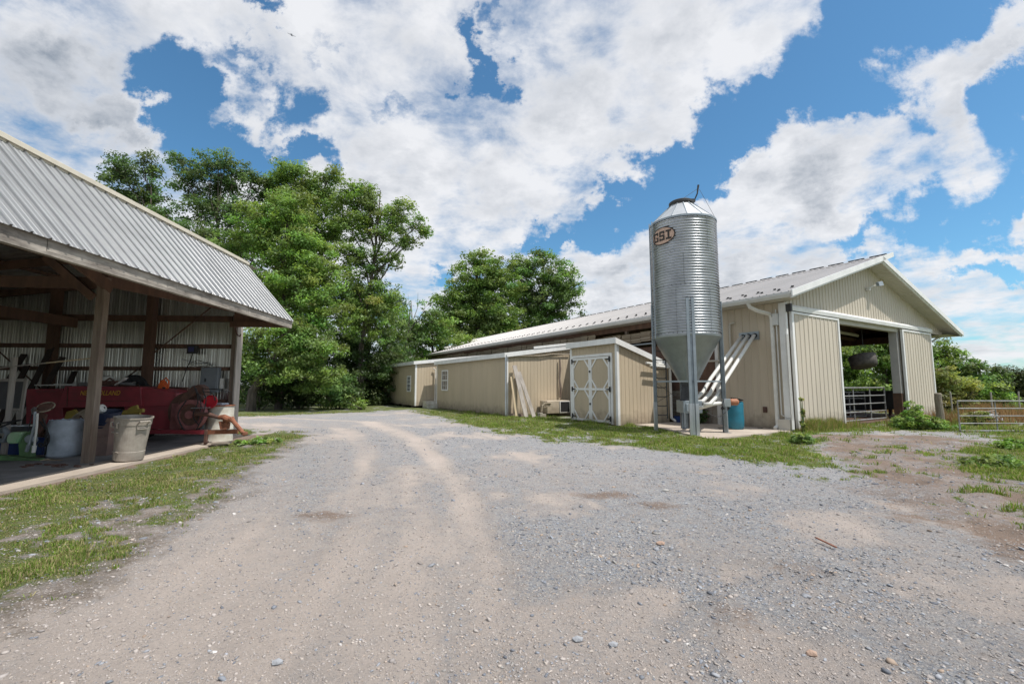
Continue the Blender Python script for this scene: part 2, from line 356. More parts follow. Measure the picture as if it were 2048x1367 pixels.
mat('rock_grey', (0.30, 0.31, 0.33), 0.9, var=0.25, scale=20, bump=0.5)
mat('plane_grey', (0.12, 0.13, 0.15), 0.5, var=0.05)
M = MATS

# ------------------------------------------------------------------ ground zones (all in metres on the ground)
def vnoise(x, y, s, seed=0):
    x = np.asarray(x) * s + seed * 17.31; y = np.asarray(y) * s + seed * 9.77
    xi = np.floor(x).astype(np.int64); yi = np.floor(y).astype(np.int64); fx = x - xi; fy = y - yi
    fx = fx * fx * (3 - 2 * fx); fy = fy * fy * (3 - 2 * fy)
    def h(a, b):
        n = (a * 374761393 + b * 668265263 + seed * 1442695) & 0x7fffffff
        n = ((n ^ (n >> 13)) * 1274126177) & 0x7fffffff
        return ((n ^ (n >> 16)) & 0xffff) / 65535.0
    return (h(xi, yi) * (1 - fx) + h(xi + 1, yi) * fx) * (1 - fy) + (h(xi, yi + 1) * (1 - fx) + h(xi + 1, yi + 1) * fx) * fy
def fbm(x, y, s, seed=0, o=4):
    t = 0; a = 0.5; n = 0
    for i in range(o): t = t + a * vnoise(x, y, s * 2 ** i, seed + i); n += a; a *= 0.5
    return t / n
def ss(a, b, v):
    t = np.clip((v - a) / (b - a), 0, 1); return t * t * (3 - 2 * t)
def sdf(poly, x, y):
    P = np.array(poly, float); d = np.full(np.shape(x), 1e9); inside = np.zeros(np.shape(x), bool)
    for i in range(len(P)):
        a = P[i]; b = P[(i + 1) % len(P)]; ex, ey = b - a; wx = x - a[0]; wy = y - a[1]
        t = np.clip((wx * ex + wy * ey) / (ex * ex + ey * ey), 0, 1)
        d = np.minimum(d, np.hypot(wx - ex * t, wy - ey * t))
        c = ((a[1] > y) != (b[1] > y)) & (x < (b[0] - a[0]) * (y - a[1]) / ((b[1] - a[1]) + 1e-12) + a[0])
        inside ^= c
    return np.where(inside, d, -d)
YARD = [(-40, 15.5), (-40, 19.5), (-13.4, 20.6), (-11.0, 22.6), (-8, 24.8), (-6.2, 27.3), (-4.7, 22.8), (-1.3, 15.7), (1.0, 12.4), (2.5, 10.7), (3.9, 9.6), (4.6, 8.8),
        (5.6, 8.4), (6.5, 9.0), (7.1, 10.3), (8.6, 12.2), (9.8, 14.2), (14.5, 14.6), (13.0, 12.4), (9.8, 10.2), (7.9, 8.2), (7.2, 6.5), (6.6, 4.6), (7, 0), (8, -8), (-9, -8), (-5, 0),
        (-3.3, 3.2), (-3.4, 4.4), (-3.9, 6.2), (-4.6, 8.0), (-5.2, 10.0), (-5.7, 11.7), (-6.1, 13.2), (-7.2, 14.6), (-9, 15.4)]
DIRT = [(7.2, 4.6), (10.4, 9.5), (12.6, 13), (9.8, 14), (8.5, 12.0), (7.2, 9.8), (5.8, 7.4), (4.9, 5.4), (4.9, 3.5), (7, 3)]
TA = np.array([(-.25, -9), (-.2, 2.4), (-.3, 4.2), (-.6, 5.9), (-1.4, 8.4), (-2.6, 12.2), (-6.1, 18.6), (-12, 21)])
TB = np.array([(-1.75, -9), (-1.75, 2.4), (-1.9, 4.2), (-2.1, 5.9), (-3.3, 10.3), (-6.0, 15.6), (-12, 18)])
def zones(x, y):
    wx = (fbm(x, y, 0.9, 3) - .5) * 1.2 + (fbm(x, y, 4.0, 5) - .5) * 1.1; wy = (fbm(x, y, 0.9, 11) - .5) * 1.2 + (fbm(x, y, 4.0, 15) - .5) * 1.1
    sd = sdf(YARD, x + wx, y + wy)
    n = SN.x * x + SN.y * y; w = SW.x * x + SW.y * y
    left = (x < -2.5) & (n > -7.2) & (w < 15)
    g = ss(0.55, -0.75, sd)
    # thin, patchy turf on the left verge, dense along the sheds
    patch = fbm(x, y, 1.5, 21); fine = fbm(x, y, 6.0, 31)
    gl = g * ss(0.31, 0.58, patch * 0.5 + fine * 0.5 + 0.08 * ss(-4.5, -6.2, x)) * ss(-6.62, -6.35, n + (fine - .5) * 0.5) * 0.85
    g = np.where(left, gl, g * (0.35 + 0.65 * ss(0.34, 0.52, patch * 0.5 + fine * 0.5)))
    # stray tufts inside the yard on the right
    tuft = ss(0.545, 0.70, fbm(x, y, 2.6, 41) * 0.6 + fine * 0.4) * ss(4.0, 5.2, x) * ss(0.2, 1.2, sd + 0.8) * ss(2.6, 0.4, sd)
    g = np.maximum(g, tuft * 0.8 * (y > 2.5))
    # dust: tyre tracks and the worn left half of the drive
    xa = np.interp(y, TA[:, 1], TA[:, 0]); xb = np.interp(y, TB[:, 1], TB[:, 0])
    st = np.gradient  # (kept simple: horizontal distance to each track)
    ja = (fbm(x, y, 1.2, 51) - .5) * 0.9
    k = 1 + np.clip(y - 8, 0, 12) * 0.12
    ta = ss(0.55, 0.0, np.abs(x - xa + ja * .4) / k) * (.75 + .35 * fbm(x, y, 2.0, 55)); tb = ss(0.62, 0.0, np.abs(x - xb + ja * .4) / k) * (.70 + .35 * fbm(x, y, 2.0, 57))
    worn = ss(0.75, -0.5, (x - xa + ja * 1.6)) * (0.38 + 0.52 * ss(7.5, 2.6, y) + .22 * ss(-1.2, -2.4, x - xb)) 
    mid = ss(0.42, 0.62, fbm(x, y, 0.7, 61)) * 0.5
    pat = ss(0.50, 0.66, fbm(x, y, 0.55, 71) * 0.7 + fbm(x, y, 2.4, 73) * 0.3)
    streak = fbm(x * 2.2 - xa * 2.2, y * 0.25, 1.6, 81)
    dust = np.clip(np.maximum.reduce([ta * 0.95, tb * 0.85, worn, pat * 0.75, mid * 0.75]) + (streak - .5) * 0.6 - 0.06, 0, 1)
    dirt = ss(-0.9, 0.4, sdf(DIRT, x + wx, y + wy)) * (0.6 + 0.4 * ss(0.35, 0.6, patch))
    def spot(cx, cy, rx, ry, w_): return w_ * ss(1.0, 0.2, np.hypot((x - cx + wx * .3) / rx, (y - cy + wy * .3) / ry))
    stain = np.maximum.reduce([spot(-2.1, 5.3, .6, .35, .8), spot(1.3, 6.35, .7, .35, .8), spot(1.85, 5.75, .5, .3, .75), spot(2.35, 3.75, .55, .3, .45), spot(1.45, 3.1, .3, .22, .5), spot(0.0, 3.6, .3, .2, .35)])
    orange = ss(-6.2, -6.5, n + (fine - .5) * 0.35) * left * ss(15, 14, w)
    dirt = np.maximum.reduce([dirt, stain, orange * 0.95, 0 * x])
    far = ss(60, 90, np.hypot(x, y)); g = np.maximum(g, far)
    soil = np.where(left & (n > -6.75), np.clip(ss(0.55, -0.15, sd) * (0.75 + .5 * (fine - .5)), 0, 1) * ss(-6.3, -5.9, n), 0); zones.soil = soil
    return g, dust * (1 - g), dirt, sd
def height(x, y, sd=None):
    h = (fbm(x, y, 0.35, 91) - .5) * 0.05 + (fbm(x, y, 2.2, 95) - .5) * 0.022 + (fbm(x, y, 9.0, 97) - .5) * 0.010
    xa = np.interp(y, TA[:, 1], TA[:, 0]); xb = np.interp(y, TB[:, 1], TB[:, 0])
    h = h - 0.018 * ss(0.4, 0.0, np.abs(x - xa)) - 0.018 * ss(0.4, 0.0, np.abs(x - xb))
    # tyre-torn soft ground on the right
    d = ss(-0.3, 0.5, sdf(DIRT, x, y)); h = h + d * (vnoise(x * 0.8 + y * 0.8, (y - x) * 3.2, 2.2, 99) - .5) * 0.05
    # ploughed little heaps
    for cx, cy, r, a in ((2.35, 3.75, .3, .035), (2.55, 3.6, .2, .03), (1.45, 3.1, .22, .028)):
        h = h + a * np.exp(-((x - cx) ** 2 + (y - cy) ** 2) / r ** 2) * (0.3 + 1.2 * vnoise(x, y, 14, 7))
    # level under the buildings and slabs
    n = SN.x * x + SN.y * y; w = SW.x * x + SW.y * y; u = BU.x * x + BU.y * y; v = BV.x * x + BV.y * y
    flat = np.maximum.reduce([ss(-6.5, -6.8, n) * ss(15, 14.4, w), ss(10.9, 11.5, u) * ss(6.9, 7.6, v) * ss(49, 48, v) * ss(32, 31, u)])
    h = h * (1 - flat) - 0.03 * flat
    return h * ss(400, 60, np.hypot(x, y))
NR, NA = 430, 900
rr = np.concatenate([[0.0], 0.55 * (900 / 0.55) ** (np.linspace(0, 1, NR - 1) ** 1.0)])
aa = np.linspace(0, 2 * np.pi, NA, endpoint=False)
# rings denser where the camera looks (front half)
aa = aa - 0.55 * np.sin(aa) * 0.0
RRg, AAg = np.meshgrid(rr, aa, indexing='ij')
gxx = RRg * np.sin(AAg); gyy = RRg * np.cos(AAg)
gG, gD, gR, _sd = zones(gxx.ravel(), gyy.ravel()); gS = zones.soil
ghz = height(gxx.ravel(), gyy.ravel())
gv = np.stack([gxx.ravel(), gyy.ravel(), ghz], 1)
ii, jj = np.meshgrid(np.arange(NR - 1), np.arange(NA), indexing='ij'); j2 = (jj + 1) % NA
gf = np.stack([(ii * NA + jj), ((ii + 1) * NA + jj), ((ii + 1) * NA + j2), (ii * NA + j2)], -1).reshape(-1, 4)[:, ::-1]
def ground_mat():
    m = bpy.data.materials.new('ground_gravel'); m.use_nodes = True; t = m.node_tree; p = t.nodes['Principled BSDF']
    L = t.links.new; N = t.nodes.new
    c = N('ShaderNodeTexCoord'); at_ = N('ShaderNodeVertexColor'); at_.layer_name = 'tint'
    sp = N('ShaderNodeSeparateColor'); L(at_.outputs[0], sp.inputs[0]); G, D, Rr = sp.outputs
    def noise(s, d=5, r=0.6):
        n = N('ShaderNodeTexNoise'); n.inputs['Scale'].default_value = s; n.inputs['Detail'].default_value = d; n.inputs['Roughness'].default_value = r
        L(c.outputs['Object'], n.inputs['Vector']); return n.outputs['Fac']
    def math_(op, a, b=0.0, cl=False):
        n = N('ShaderNodeMath'); n.operation = op; n.use_clamp = cl
        for i, x in enumerate((a, b)):
            if isinstance(x, (int, float)): n.inputs[i].default_value = x
            else: L(x, n.inputs[i])
        return n.outputs[0]
    def rng(v, a, b, c0=0.0, d0=1.0):
        n = N('ShaderNodeMapRange'); L(v, n.inputs[0])
        for i, x in enumerate((a, b, c0, d0)): n.inputs[i + 1].default_value = x
        return n.outputs[0]
    def mix(f, a, b, mode='MIX'):
        n = N('ShaderNodeMixRGB'); n.blend_type = mode
        if isinstance(f, (int, float)): n.inputs[0].default_value = f
        else: L(f, n.inputs[0])
        for i, x in ((1, a), (2, b)):
            if isinstance(x, tuple): n.inputs[i].default_value = (*x, 1)
            else: L(x, n.inputs[i])
        return n.outputs[0]
    def vor(s, feat='F1'):
        n = N('ShaderNodeTexVoronoi'); n.feature = feat; n.inputs['Scale'].default_value = s; L(c.outputs['Object'], n.inputs['Vector']); return n
    v1 = vor(62); v2 = vor(150); v3 = vor(26)
    def ramp(col_out, stops):
        s = N('ShaderNodeSeparateColor'); L(col_out, s.inputs[0]); r = N('ShaderNodeValToRGB'); L(s.outputs[0], r.inputs[0])
        e = r.color_ramp.elements; e[0].position, e[0].color = stops[0][0], (*stops[0][1], 1); e[1].position, e[1].color = stops[-1][0], (*stops[-1][1], 1)
        for q, cc_ in stops[1:-1]:
            x = e.new(q); x.color = (*cc_, 1)
        return r.outputs[0]
    ST = [(0.0, (0.17, 0.182, 0.21)), (0.3, (0.27, 0.287, 0.32)), (0.55, (0.385, 0.397, 0.42)), (0.78, (0.42, 0.40, 0.38)), (0.90, (0.50, 0.49, 0.48)), (0.97, (0.62, 0.60, 0.57)), (1.0, (0.75, 0.72, 0.68))]
    grav = mix(0.45, ramp(v1.outputs['Color'], ST), ramp(v2.outputs['Color'], ST))
    big = math_('GREATER_THAN', noise(7, 3), 0.56)
    grav = mix(rng(noise(5.0, 7, .75), 
        .42, .66, 0, .48), grav, mix(rng(noise(60, 4, .8), .4, .65), (0.34, 0.285, 0.25), (0.21, 0.18, 0.16)))
    grav = mix(rng(noise(75, 3, .8), .58, .66, 0, .7), grav, (0.10, 0.10, 0.11))
    grav = mix(math_('MULTIPLY', big, 0.28), grav, ramp(v3.outputs['Color'], ST))
    dcol = mix(rng(noise(3.5, 8, .7), .35, .65), (0.52, 0.45, 0.40), (0.39, 0.34, 0.31))
    dcol = mix(rng(noise(38, 6, .8), .46, .62, 0, .6), dcol, (0.31, 0.265, 0.24)); dcol = mix(rng(noise(90, 3, .8), .60, .68, 0, .8), dcol, (0.12, 0.11, 0.105))
    dcol = mix(rng(noise(140, 3, .7), .58, .68, 0, .6), dcol, (0.52, 0.48, 0.45))
    dcol = mix(rng(D, .5, 1.0, 0, .5), dcol, mix(rng(noise(60, 5, .8), .42, .62), (0.66, 0.565, 0.50), (0.50, 0.43, 0.385)))
    rcol = mix(rng(noise(2.2, 6), .35, .65), (0.31, 0.22, 0.165), (0.20, 0.145, 0.11))
    dcol = mix(rng(D, .5, 1.0, 0, .5), dcol, mix(rng(noise(60, 5, .8), .42, .62), (0.66, 0.565, 0.50), (0.50, 0.43, 0.385)))
    rcol = mix(rng(noise(60, 4, .7), .4, .7, 0, .5), rcol, (0.13, 0.10, 0.08))
    gcol = mix(rng(noise(6, 6, .7), .38, .62), (0.135, 0.185, 0.05), (0.215, 0.205, 0.11))
    gcol = mix(rng(noise(38, 4, .7), .4, .65, 0, .7), gcol, (0.065, 0.095, 0.025))
    jag = rng(noise(9, 9, .8), .25, .75, -0.42, 0.42); jag2 = rng(noise(50, 4, .8), .25, .75, -0.3, 0.3)
    jj_ = math_('ADD', jag, jag2)
    dm = rng(math_('ADD', D, jj_), 0.12, 0.78); rm = rng(math_('ADD', Rr, jj_), 0.3, 0.8); gm = rng(math_('ADD', G, jj_), 0.35, 0.65)
    col = mix(math_('MULTIPLY', dm, .92), grav, dcol); col = mix(math_('MULTIPLY', rm, .88), col, rcol); scol = mix(rng(noise(12, 6, .75), .4, .62), (0.215, 0.175, 0.135), (0.13, 0.105, 0.082)); scol = mix(rng(noise(70, 4, .8), .52, .66, 0, .6), scol, (0.34, 0.31, 0.28))
    sm_ = rng(math_('ADD', at_.outputs['Alpha'], jj_), 0.3, 0.85); col = mix(math_('MULTIPLY', sm_, .9), col, scol); col = mix(gm, col, gcol)
    col = mix(rng(noise(0.8, 4), .3, .7, 0, .35), col, mix(1.0, col, (0.80, 0.79, 0.78), 'MULTIPLY'))
    L(col, p.inputs['Base Color']); p.inputs['Roughness'].default_value = 0.95; p.inputs['Specular IOR Level'].default_value = 0.2
    # relief: pebbles, grit, soft lumps
    inv = math_('SUBTRACT', 1.0, math_('MULTIPLY', dm, .75))
    h = math_('MULTIPLY', math_('SUBTRACT', 0.6, v1.outputs['Distance']), inv)
    h = math_('ADD', h, math_('MULTIPLY', math_('MULTIPLY', math_('SUBTRACT', 0.6, v3.outputs['Distance']), big), 0.45))
    h = math_('ADD', h, math_('MULTIPLY', noise(110, 5, .8), 1.3)); h = math_('ADD', h, math_('MULTIPLY', noise(26, 7, .8), 2.6))
    b = N('ShaderNodeBump'); b.inputs['Strength'].default_value = 0.9; b.inputs['Distance'].default_value = 0.0135
    L(h, b.inputs['Height']); L(b.outputs[0], p.inputs['Normal'])
    return m
g_ob = np_mesh('ground', gv, gf, ground_mat(), smooth=True, attr=np.stack([gG, gD, gR, gS], 1))
tag(g_ob, 'gravel farmyard drive with dusty tyre tracks and grassy verges', None, kind='structure')

def tint_mat(name, rough=0.85, trans=0.0, spec=0.3, gain=1.0):
    m = bpy.data.materials.new(name); m.use_nodes = True; t = m.node_tree; p = t.nodes['Principled BSDF']
    a = t.nodes.new('ShaderNodeVertexColor'); a.layer_name = 'tint'
    t.links.new(a.outputs[0], p.inputs['Base Color'])
    p.inputs['Roughness'].default_value = rough; p.inputs['Specular IOR Level'].default_value = spec
    if trans:
        tr = t.nodes.new('ShaderNodeBsdfTranslucent'); mx = t.nodes.new('ShaderNodeMixShader'); out = t.nodes['Material Output']
        hs = t.nodes.new('ShaderNodeHueSaturation'); hs.inputs['Hue'].default_value = 0.485; hs.inputs['Saturation'].default_value = 1.15; hs.inputs['Value'].default_value = 1.35
        t.links.new(a.outputs[0], hs.inputs['Color']); t.links.new(hs.outputs[0], tr.inputs[0])
        mx.inputs[0].default_value = trans
        t.links.new(p.outputs[0], mx.inputs[1]); t.links.new(tr.outputs[0], mx.inputs[2]); t.links.new(mx.outputs[0], out.inputs['Surface'])
    return m
LEAF = tint_mat('leaf', 0.5, 0.44, 0.4); BLADE = tint_mat('grass_blade', 0.7, 0.35, 0.2); STONE = tint_mat('stone', 0.9, 0, 0.3)

# ------------------------------------------------------------------ loose stones
def stones(n, fine_=False, sd_=0):
    r = 1.7 * ((8.5 if fine_ else 17) / 1.7) ** RNG.random(n); a = RNG.uniform(-0.98, 0.98, n)
    x = r * np.sin(a); y = r * np.cos(a); g, d, rd, sd = zones(x, y)
    keep = (RNG.random(n) < (1 - np.clip(g, 0, 1) * .8)) if fine_ else RNG.random(n) < (1 - np.clip(g, 0, 1) * .85) * (1 - .90 * ss(.1, .75, d)) * (1 - .6 * rd) * (0.25 + .75 * ss(.38, .6, fbm(x, y, 1.7, 121)))
    nn = SN.x * x + SN.y * y; keep &= nn > -6.6
    u = BU.x * x + BU.y * y; v = BV.x * x + BV.y * y; keep &= ~((u > 11.0) & (v > 7.7))
    x, y, r = x[keep], y[keep], r[keep]; n = len(x)
    s = np.exp(RNG.normal(math.log(0.0030 if fine_ else 0.0046), 0.45, n)) * (1 + 0.11 * r); s = np.clip(s, 0.003, 0.036)
    z = height(x, y) + s * 0.12
    t = (1 + 5 ** .5) / 2
    iv = np.array([(-1, t, 0), (1, t, 0), (-1, -t, 0), (1, -t, 0), (0, -1, t), (0, 1, t), (0, -1, -t), (0, 1, -t), (t, 0, -1), (t, 0, 1), (-t, 0, -1), (-t, 0, 1)]) / 1.9
    fi = np.array([(0, 11, 5), (0, 5, 1), (0, 1, 7), (0, 7, 10), (0, 10, 11), (1, 5, 9), (5, 11, 4), (11, 10, 2), (10, 7, 6), (7, 1, 8), (3, 9, 4), (3, 4, 2), (3, 2, 6), (3, 6, 8), (3, 8, 9), (4, 9, 5), (2, 4, 11), (6, 2, 10), (8, 6, 7), (9, 8, 1)])
    P = iv[None] * (1 + RNG.normal(0, .26, (n, 12, 1))) * s[:, None, None] * np.stack([RNG.uniform(.8, 1.5, n), RNG.uniform(.7, 1.1, n), RNG.uniform(.3, .65, n)], 1)[:, None]
    q = RNG.uniform(0, 2 * np.pi, n); ca, sa = np.cos(q)[:, None], np.sin(q)[:, None]; tl = RNG.normal(0, .3, n)[:, None]
    X_ = P[..., 0] * ca - P[..., 1] * sa; Y_ = P[..., 0] * sa + P[..., 1] * ca; Z_ = P[..., 2] + X_ * tl
    V_ = np.stack([X_ + x[:, None], Y_ + y[:, None], Z_ + z[:, None]], -1).reshape(-1, 3)
    F_ = (fi[None] + (np.arange(n) * 12)[:, None, None]).reshape(-1, 3)
    k = RNG.random(n); base = np.array([(0.22, 0.235, 0.265), (0.30, 0.31, 0.335), (0.155, 0.165, 0.19), (0.37, 0.355, 0.335), (0.36, 0.28, 0.22), (0.52, 0.50, 0.48)])
    idx = np.searchsorted(np.cumsum([.36, .30, .13, .12, .065, .025]), k); idx = np.clip(idx, 0, 5)
    c = base[idx] * RNG.uniform(.8, 1.2, (n, 1))
    if fine_: c = c * .35 + np.array([0.45, 0.385, 0.335]) * .65 * RNG.uniform(.6, 1.25, (n, 1))
    o = np_mesh('grit' if fine_ else 'gravel', V_, F_, STONE, attr=np.repeat(c, 12, 0)); tag(o, 'fine dusty grit pressed into the tyre tracks' if fine_ else 'loose grey crushed stone scattered over the drive', 'gravel', kind='stuff')
stones(95000); stones(80000, True)

# ------------------------------------------------------------------ grass
def blades(name, label, x, y, h, wdt, col, lean=0.5, kind='stuff', z=None, cat='grass'):
    n = len(x); z = height(x, y) if z is None else z
    a = RNG.uniform(0, 2 * np.pi, n); dx, dy = np.cos(a) * wdt / 2, np.sin(a) * wdt / 2
    la = RNG.uniform(0, 2 * np.pi, n); ll = np.abs(RNG.normal(0, lean, n)) * h; lx, ly = np.cos(la) * ll, np.sin(la) * ll
    p0 = np.stack([x - dx, y - dy, z - .005], 1); p1 = np.stack([x + dx, y + dy, z - .005], 1)
    p2 = np.stack([x + dx * .8 + lx * .4, y + dy * .8 + ly * .4, z + h * .6], 1); p3 = np.stack([x - dx * .8 + lx * .4, y - dy * .8 + ly * .4, z + h * .6], 1)
    p4 = np.stack([x + lx, y + ly, z + h * np.sqrt(np.clip(1 - (ll / (h + 1e-6)) ** 2 * .4, .3, 1))], 1)
    V_ = np.stack([p0, p1, p2, p3, p4], 1).reshape(-1, 3); b = (np.arange(n) * 5)[:, None]
    F_ = np.concatenate([b + np.array([[0, 1, 2]]), b + np.array([[0, 2, 3]]), b + np.array([[3, 2, 4]])])
    o = np_mesh(name, V_, F_, BLADE, attr=np.repeat(col, 5, 0)); return tag(o, label, cat, kind=kind)
def gcols(n, x, y, dry=0.25):
    k = fbm(x, y, 1.1, 131); c0 = np.array([0.165, 0.265, 0.045]); c1 = np.array([0.27, 0.35, 0.085]); c2 = np.array([0.36, 0.32, 0.16]); c3 = np.array([0.11, 0.18, 0.035])
    t = np.clip(k + RNG.normal(0, .22, n), 0, 1)[:, None]; c = c0 * (1 - t) + c1 * t
    d = RNG.random(n) < dry * (0.5 + k); c[d] = c2; e = RNG.random(n) < .22; c[e] = c3
    return c * RNG.uniform(.75, 1.2, (n, 1)) * (0.72 + .6 * fbm(x, y, 3.3, 137))[:, None]
def turf():
    n = 1650000
    r = 2.6 * (27 / 2.6) ** (RNG.random(n) ** 0.85); a = RNG.uniform(-1.2, 1.2, n); x = r * np.sin(a); y = r * np.cos(a)
    g, d, rd, sd = zones(x, y); nn = SN.x * x + SN.y * y; w = SW.x * x + SW.y * y; u = BU.x * x + BU.y * y; v = BV.x * x + BV.y * y
    keep = RNG.random(n) < ss(.25, .95, g + (fbm(x, y, 7, 141) - .5) * 1.3 * ss(.04, .25, g)) * (g > .08); keep &= ~((nn < -6.55) & (w < 14.3))
    keep &= ~((u > 11.95) & (v > 12.3) & (v < 48)) & ~((u > 15.5) & (v > 8.0) & (u < 28.2) & (v < 48)) & ~((u > 12.6) & (u < 15.6) & (v > 8.3)) & ~((u > 10.7) & (v > 18.5) & (v < 48))
    keep &= ~(sdf(PAD, u, v) > 0.02)
    x, y, r, g, u, v = x[keep], y[keep], r[keep], g[keep], u[keep], v[keep]; n = len(x)
    if n > 520000: x, y, r, g, u, v = [q[:520000] for q in (x, y, r, g, u, v)]; n = 520000
    hn = fbm(x, y, 2.5, 151)
    leftv = x < -2.5
    h = RNG.uniform(.012, .045, n) * (0.25 + 1.7 * ss(.3, .75, hn)) * np.where(leftv, 0.58, 1.0)
    edge = ss(0.5, 0.0, np.minimum.reduce([np.abs(u - 11.9) + 9 * (v < 12.2), np.abs(v - 12.3) + 9 * (u < 11.9), np.abs(u - 10.6) + 9 * ((v < 18.4) | (v > 27.5))]))
    h = h * (1 + edge * 1.2); h = h * (1 + 0.03 * r)
    blades('grass', 'short weedy grass along the verges and sheds', x, y, h, RNG.uniform(.0028, .0065, n) * (1 + .12 * r) * np.where(leftv, .9, 1), np.where((x < -2.5)[:, None], gcols(n, x, y, .55), gcols(n, x, y, .32)), .7)
PAD = [(12.65, 12.25), (12.6, 11.2), (11.15, 8.05), (11.3, 7.95), (15.5, 7.95), (15.5, 12.25)]
turf()
def tall():
    X0, Y0 = [], []
    n = 90000; x = RNG.uniform(10, 48, n); y = RNG.uniform(15.6, 34, n); u = BU.x * x + BU.y * y; v = BV.x * x + BV.y * y
    keep = ((u > 30.5) | (v < 7.2)) & (x / y < 1.35) & (RNG.random(n) < ss(.3, .6, fbm(x, y, .8, 161)) * ss(15.4, 18, y))
    x, y = x[keep], y[keep]; n = len(x); t = ss(.4, .6, fbm(x, y, .35, 171))[:, None]
    c = (np.array([0.30, 0.20, 0.10]) * t + np.array([0.16, 0.20, 0.06]) * (1 - t)) * RNG.uniform(.7, 1.25, (n, 1))
    blades('meadow_grass', 'tall rough pasture grass beyond the tube gate', x, y, RNG.uniform(.12, .6, n) * (0.6 + t[:, 0] * .5), RNG.uniform(.015, .03, n), c, .35)
    # dry weeds against the left sliding door and the barn corner
    n = 9000; u = RNG.uniform(15.6, 19.3, n); v = 7.95 - np.abs(RNG.normal(0, .22, n)); x = BU.x * u + BV.x * v; y = BU.y * u + BV.y * v
    c = np.where(RNG.random((n, 1)) < .5, np.array([[0.34, 0.29, 0.13]]), np.array([[0.16, 0.24, 0.05]])) * RNG.uniform(.75, 1.2, (n, 1))
    h = RNG.uniform(.06, .38, n) * (0.35 + ss(.3, .7, fbm(x, y, 2.2, 181)))
    blades('dry_weeds', 'dry straw coloured weeds along the foot of the left sliding door', x, y, h, RNG.uniform(.006, .016, n), c, .45, cat='weeds')
tall()

# ================================================================== the long barn
barn = thing('dairy_barn', 'long open sided barn with beige metal gable, pale roof and two sliding doors', 'barn', UV(15.55, 8.04), A)
def b(u, v, z): return (u - 15.55, v - 8.04, z)
ZL = lambda u: 4.37 + 0.307 * (u - 14.99)
ZR = lambda u: 6.53 - 0.290 * (u - 22.02)
VE = 48.0
def part(o, label=None, kind=None): return tag(o, label, None, None, kind)
# walls
us, os_ = ribs(8.04, 10.55, 0.28, RIB)
MB().sheet(us, os_, lambda v: 0.0, lambda v: 4.34, lambda v, o, z: b(15.55 - o, v, z)).build('side_wall', M['beige_wall'], barn)
us, os_ = ribs(15.55, 30.35, 0.235, RIB)
MB().sheet(us, os_, lambda u: 4.02, lambda u: min(ZL(u), ZR(u)) + .02, lambda u, o, z: b(u, 8.04 - o, z)).build('gable_wall', M['beige_metal'], barn)
for u0, u1 in ((15.55, 18.95), (24.95, 28.2)):
    MB().box(b(u0, 8.06, 0), b(u1, 8.2, 4.05)).build('end_wall', M['beige_metal'], barn)
MB().box(b(15.55, VE, 0), b(28.4, VE + .15, 4.5)).prism([b(15.0, VE + .16, 4.5), b(30.4, VE + .16, 4.1), b(22.4, VE + .16, 6.6)], (0, .1, 0)).build('far_end_wall', M['beige_metal'], barn)
MB().box(b(15.5, 8.1, -.05), b(28.6, VE, 0.012)).build('floor', M['dirt_stain'], barn)
# roof
us, os_ = ribs(7.42, VE + .5, 0.24, RIB)
roof = MB().sheet(us, os_, lambda v: 0.0, lambda v: 1.0, lambda v, o, t: b(14.92 + t * 8.12, v, ZL(14.92 + t * 8.12) + .19 + o)).build('roof', M['barn_roof'], barn)
MB().prism([b(14.97, 7.5, ZL(14.97) + .03), b(23.0, 7.5, ZL(23.0) + .03), b(23.0, 7.5, ZL(23.0) + .17), b(14.97, 7.5, ZL(14.97) + .17)], (0, VE - 7.2, 0)).build('roof_deck', M['beam_wood'], barn)
us, os_ = ribs(7.42, VE + .5, 0.24, RIB)
MB().sheet(us, os_, lambda v: 0.0, lambda v: 1.0, lambda v, o, t: b(22.0 + t * 8.9, v, ZR(22.0 + t * 8.9) + .19 + o)).build('roof', M['barn_roof'], barn)
MB().prism([b(22.0, 7.5, ZR(22.0) + .03), b(30.8, 7.5, ZR(30.8) + .03), b(30.8, 7.5, ZR(30.8) + .17), b(22.0, 7.5, ZR(22.0) + .17)], (0, VE - 7.2, 0)).build('roof_deck', M['beam_wood'], barn)
mb = MB()                                                     # dark closure strips under the overshot ridge
for i in range(int((VE - 7.5) / .8)): mb.box(b(22.96, 7.6 + i * .8, ZL(23) + .165), b(23.045, 8.2 + i * .8, ZL(23) + .235))
mb.build('ridge_vent', M['dark_iron'], barn)
# rake boards and eave soffits
def slope_board(u0, u1, f, v0, v1, h0, h1, name, m):
    return MB().prism([b(u0, v0, f(u0) + h0), b(u1, v0, f(u1) + h0), b(u1, v0, f(u1) + h1), b(u0, v0, f(u0) + h1)], (0, v1 - v0, 0)).build(name, M[m], barn)
slope_board(14.86, 23.1, ZL, 7.40, 7.445, .03, .235, 'rake_board', 'white_trim'); slope_board(14.9, 22.02, ZL, 7.447, 7.50, -.03, .06, 'rake_trim', 'white_trim')
slope_board(22.03, 30.93, ZR, 7.40, 7.445, .03, .235, 'rake_board', 'white_trim'); slope_board(22.03, 30.87, ZR, 7.447, 7.50, -.03, .06, 'rake_trim', 'white_trim')
for (u0, u1, f, k) in ((14.95, 22.02, ZL, 35), (22.02, 30.85, ZR, 44)):
    us, os_ = ribs(u0, u1, (u1 - u0) / k, [(0, 0), (.9, 0), (.92, .012), (.98, .012)])
    MB().sheet(us, os_, lambda v: 7.47, lambda v: 8.04, lambda u, o, v: b(u, v, f(u) + o)).build('rake_soffit', M['soffit'], barn)
us, os_ = ribs(7.5, VE, 0.30, [(0, 0), (.9, 0), (.92, .012), (.98, .012)])
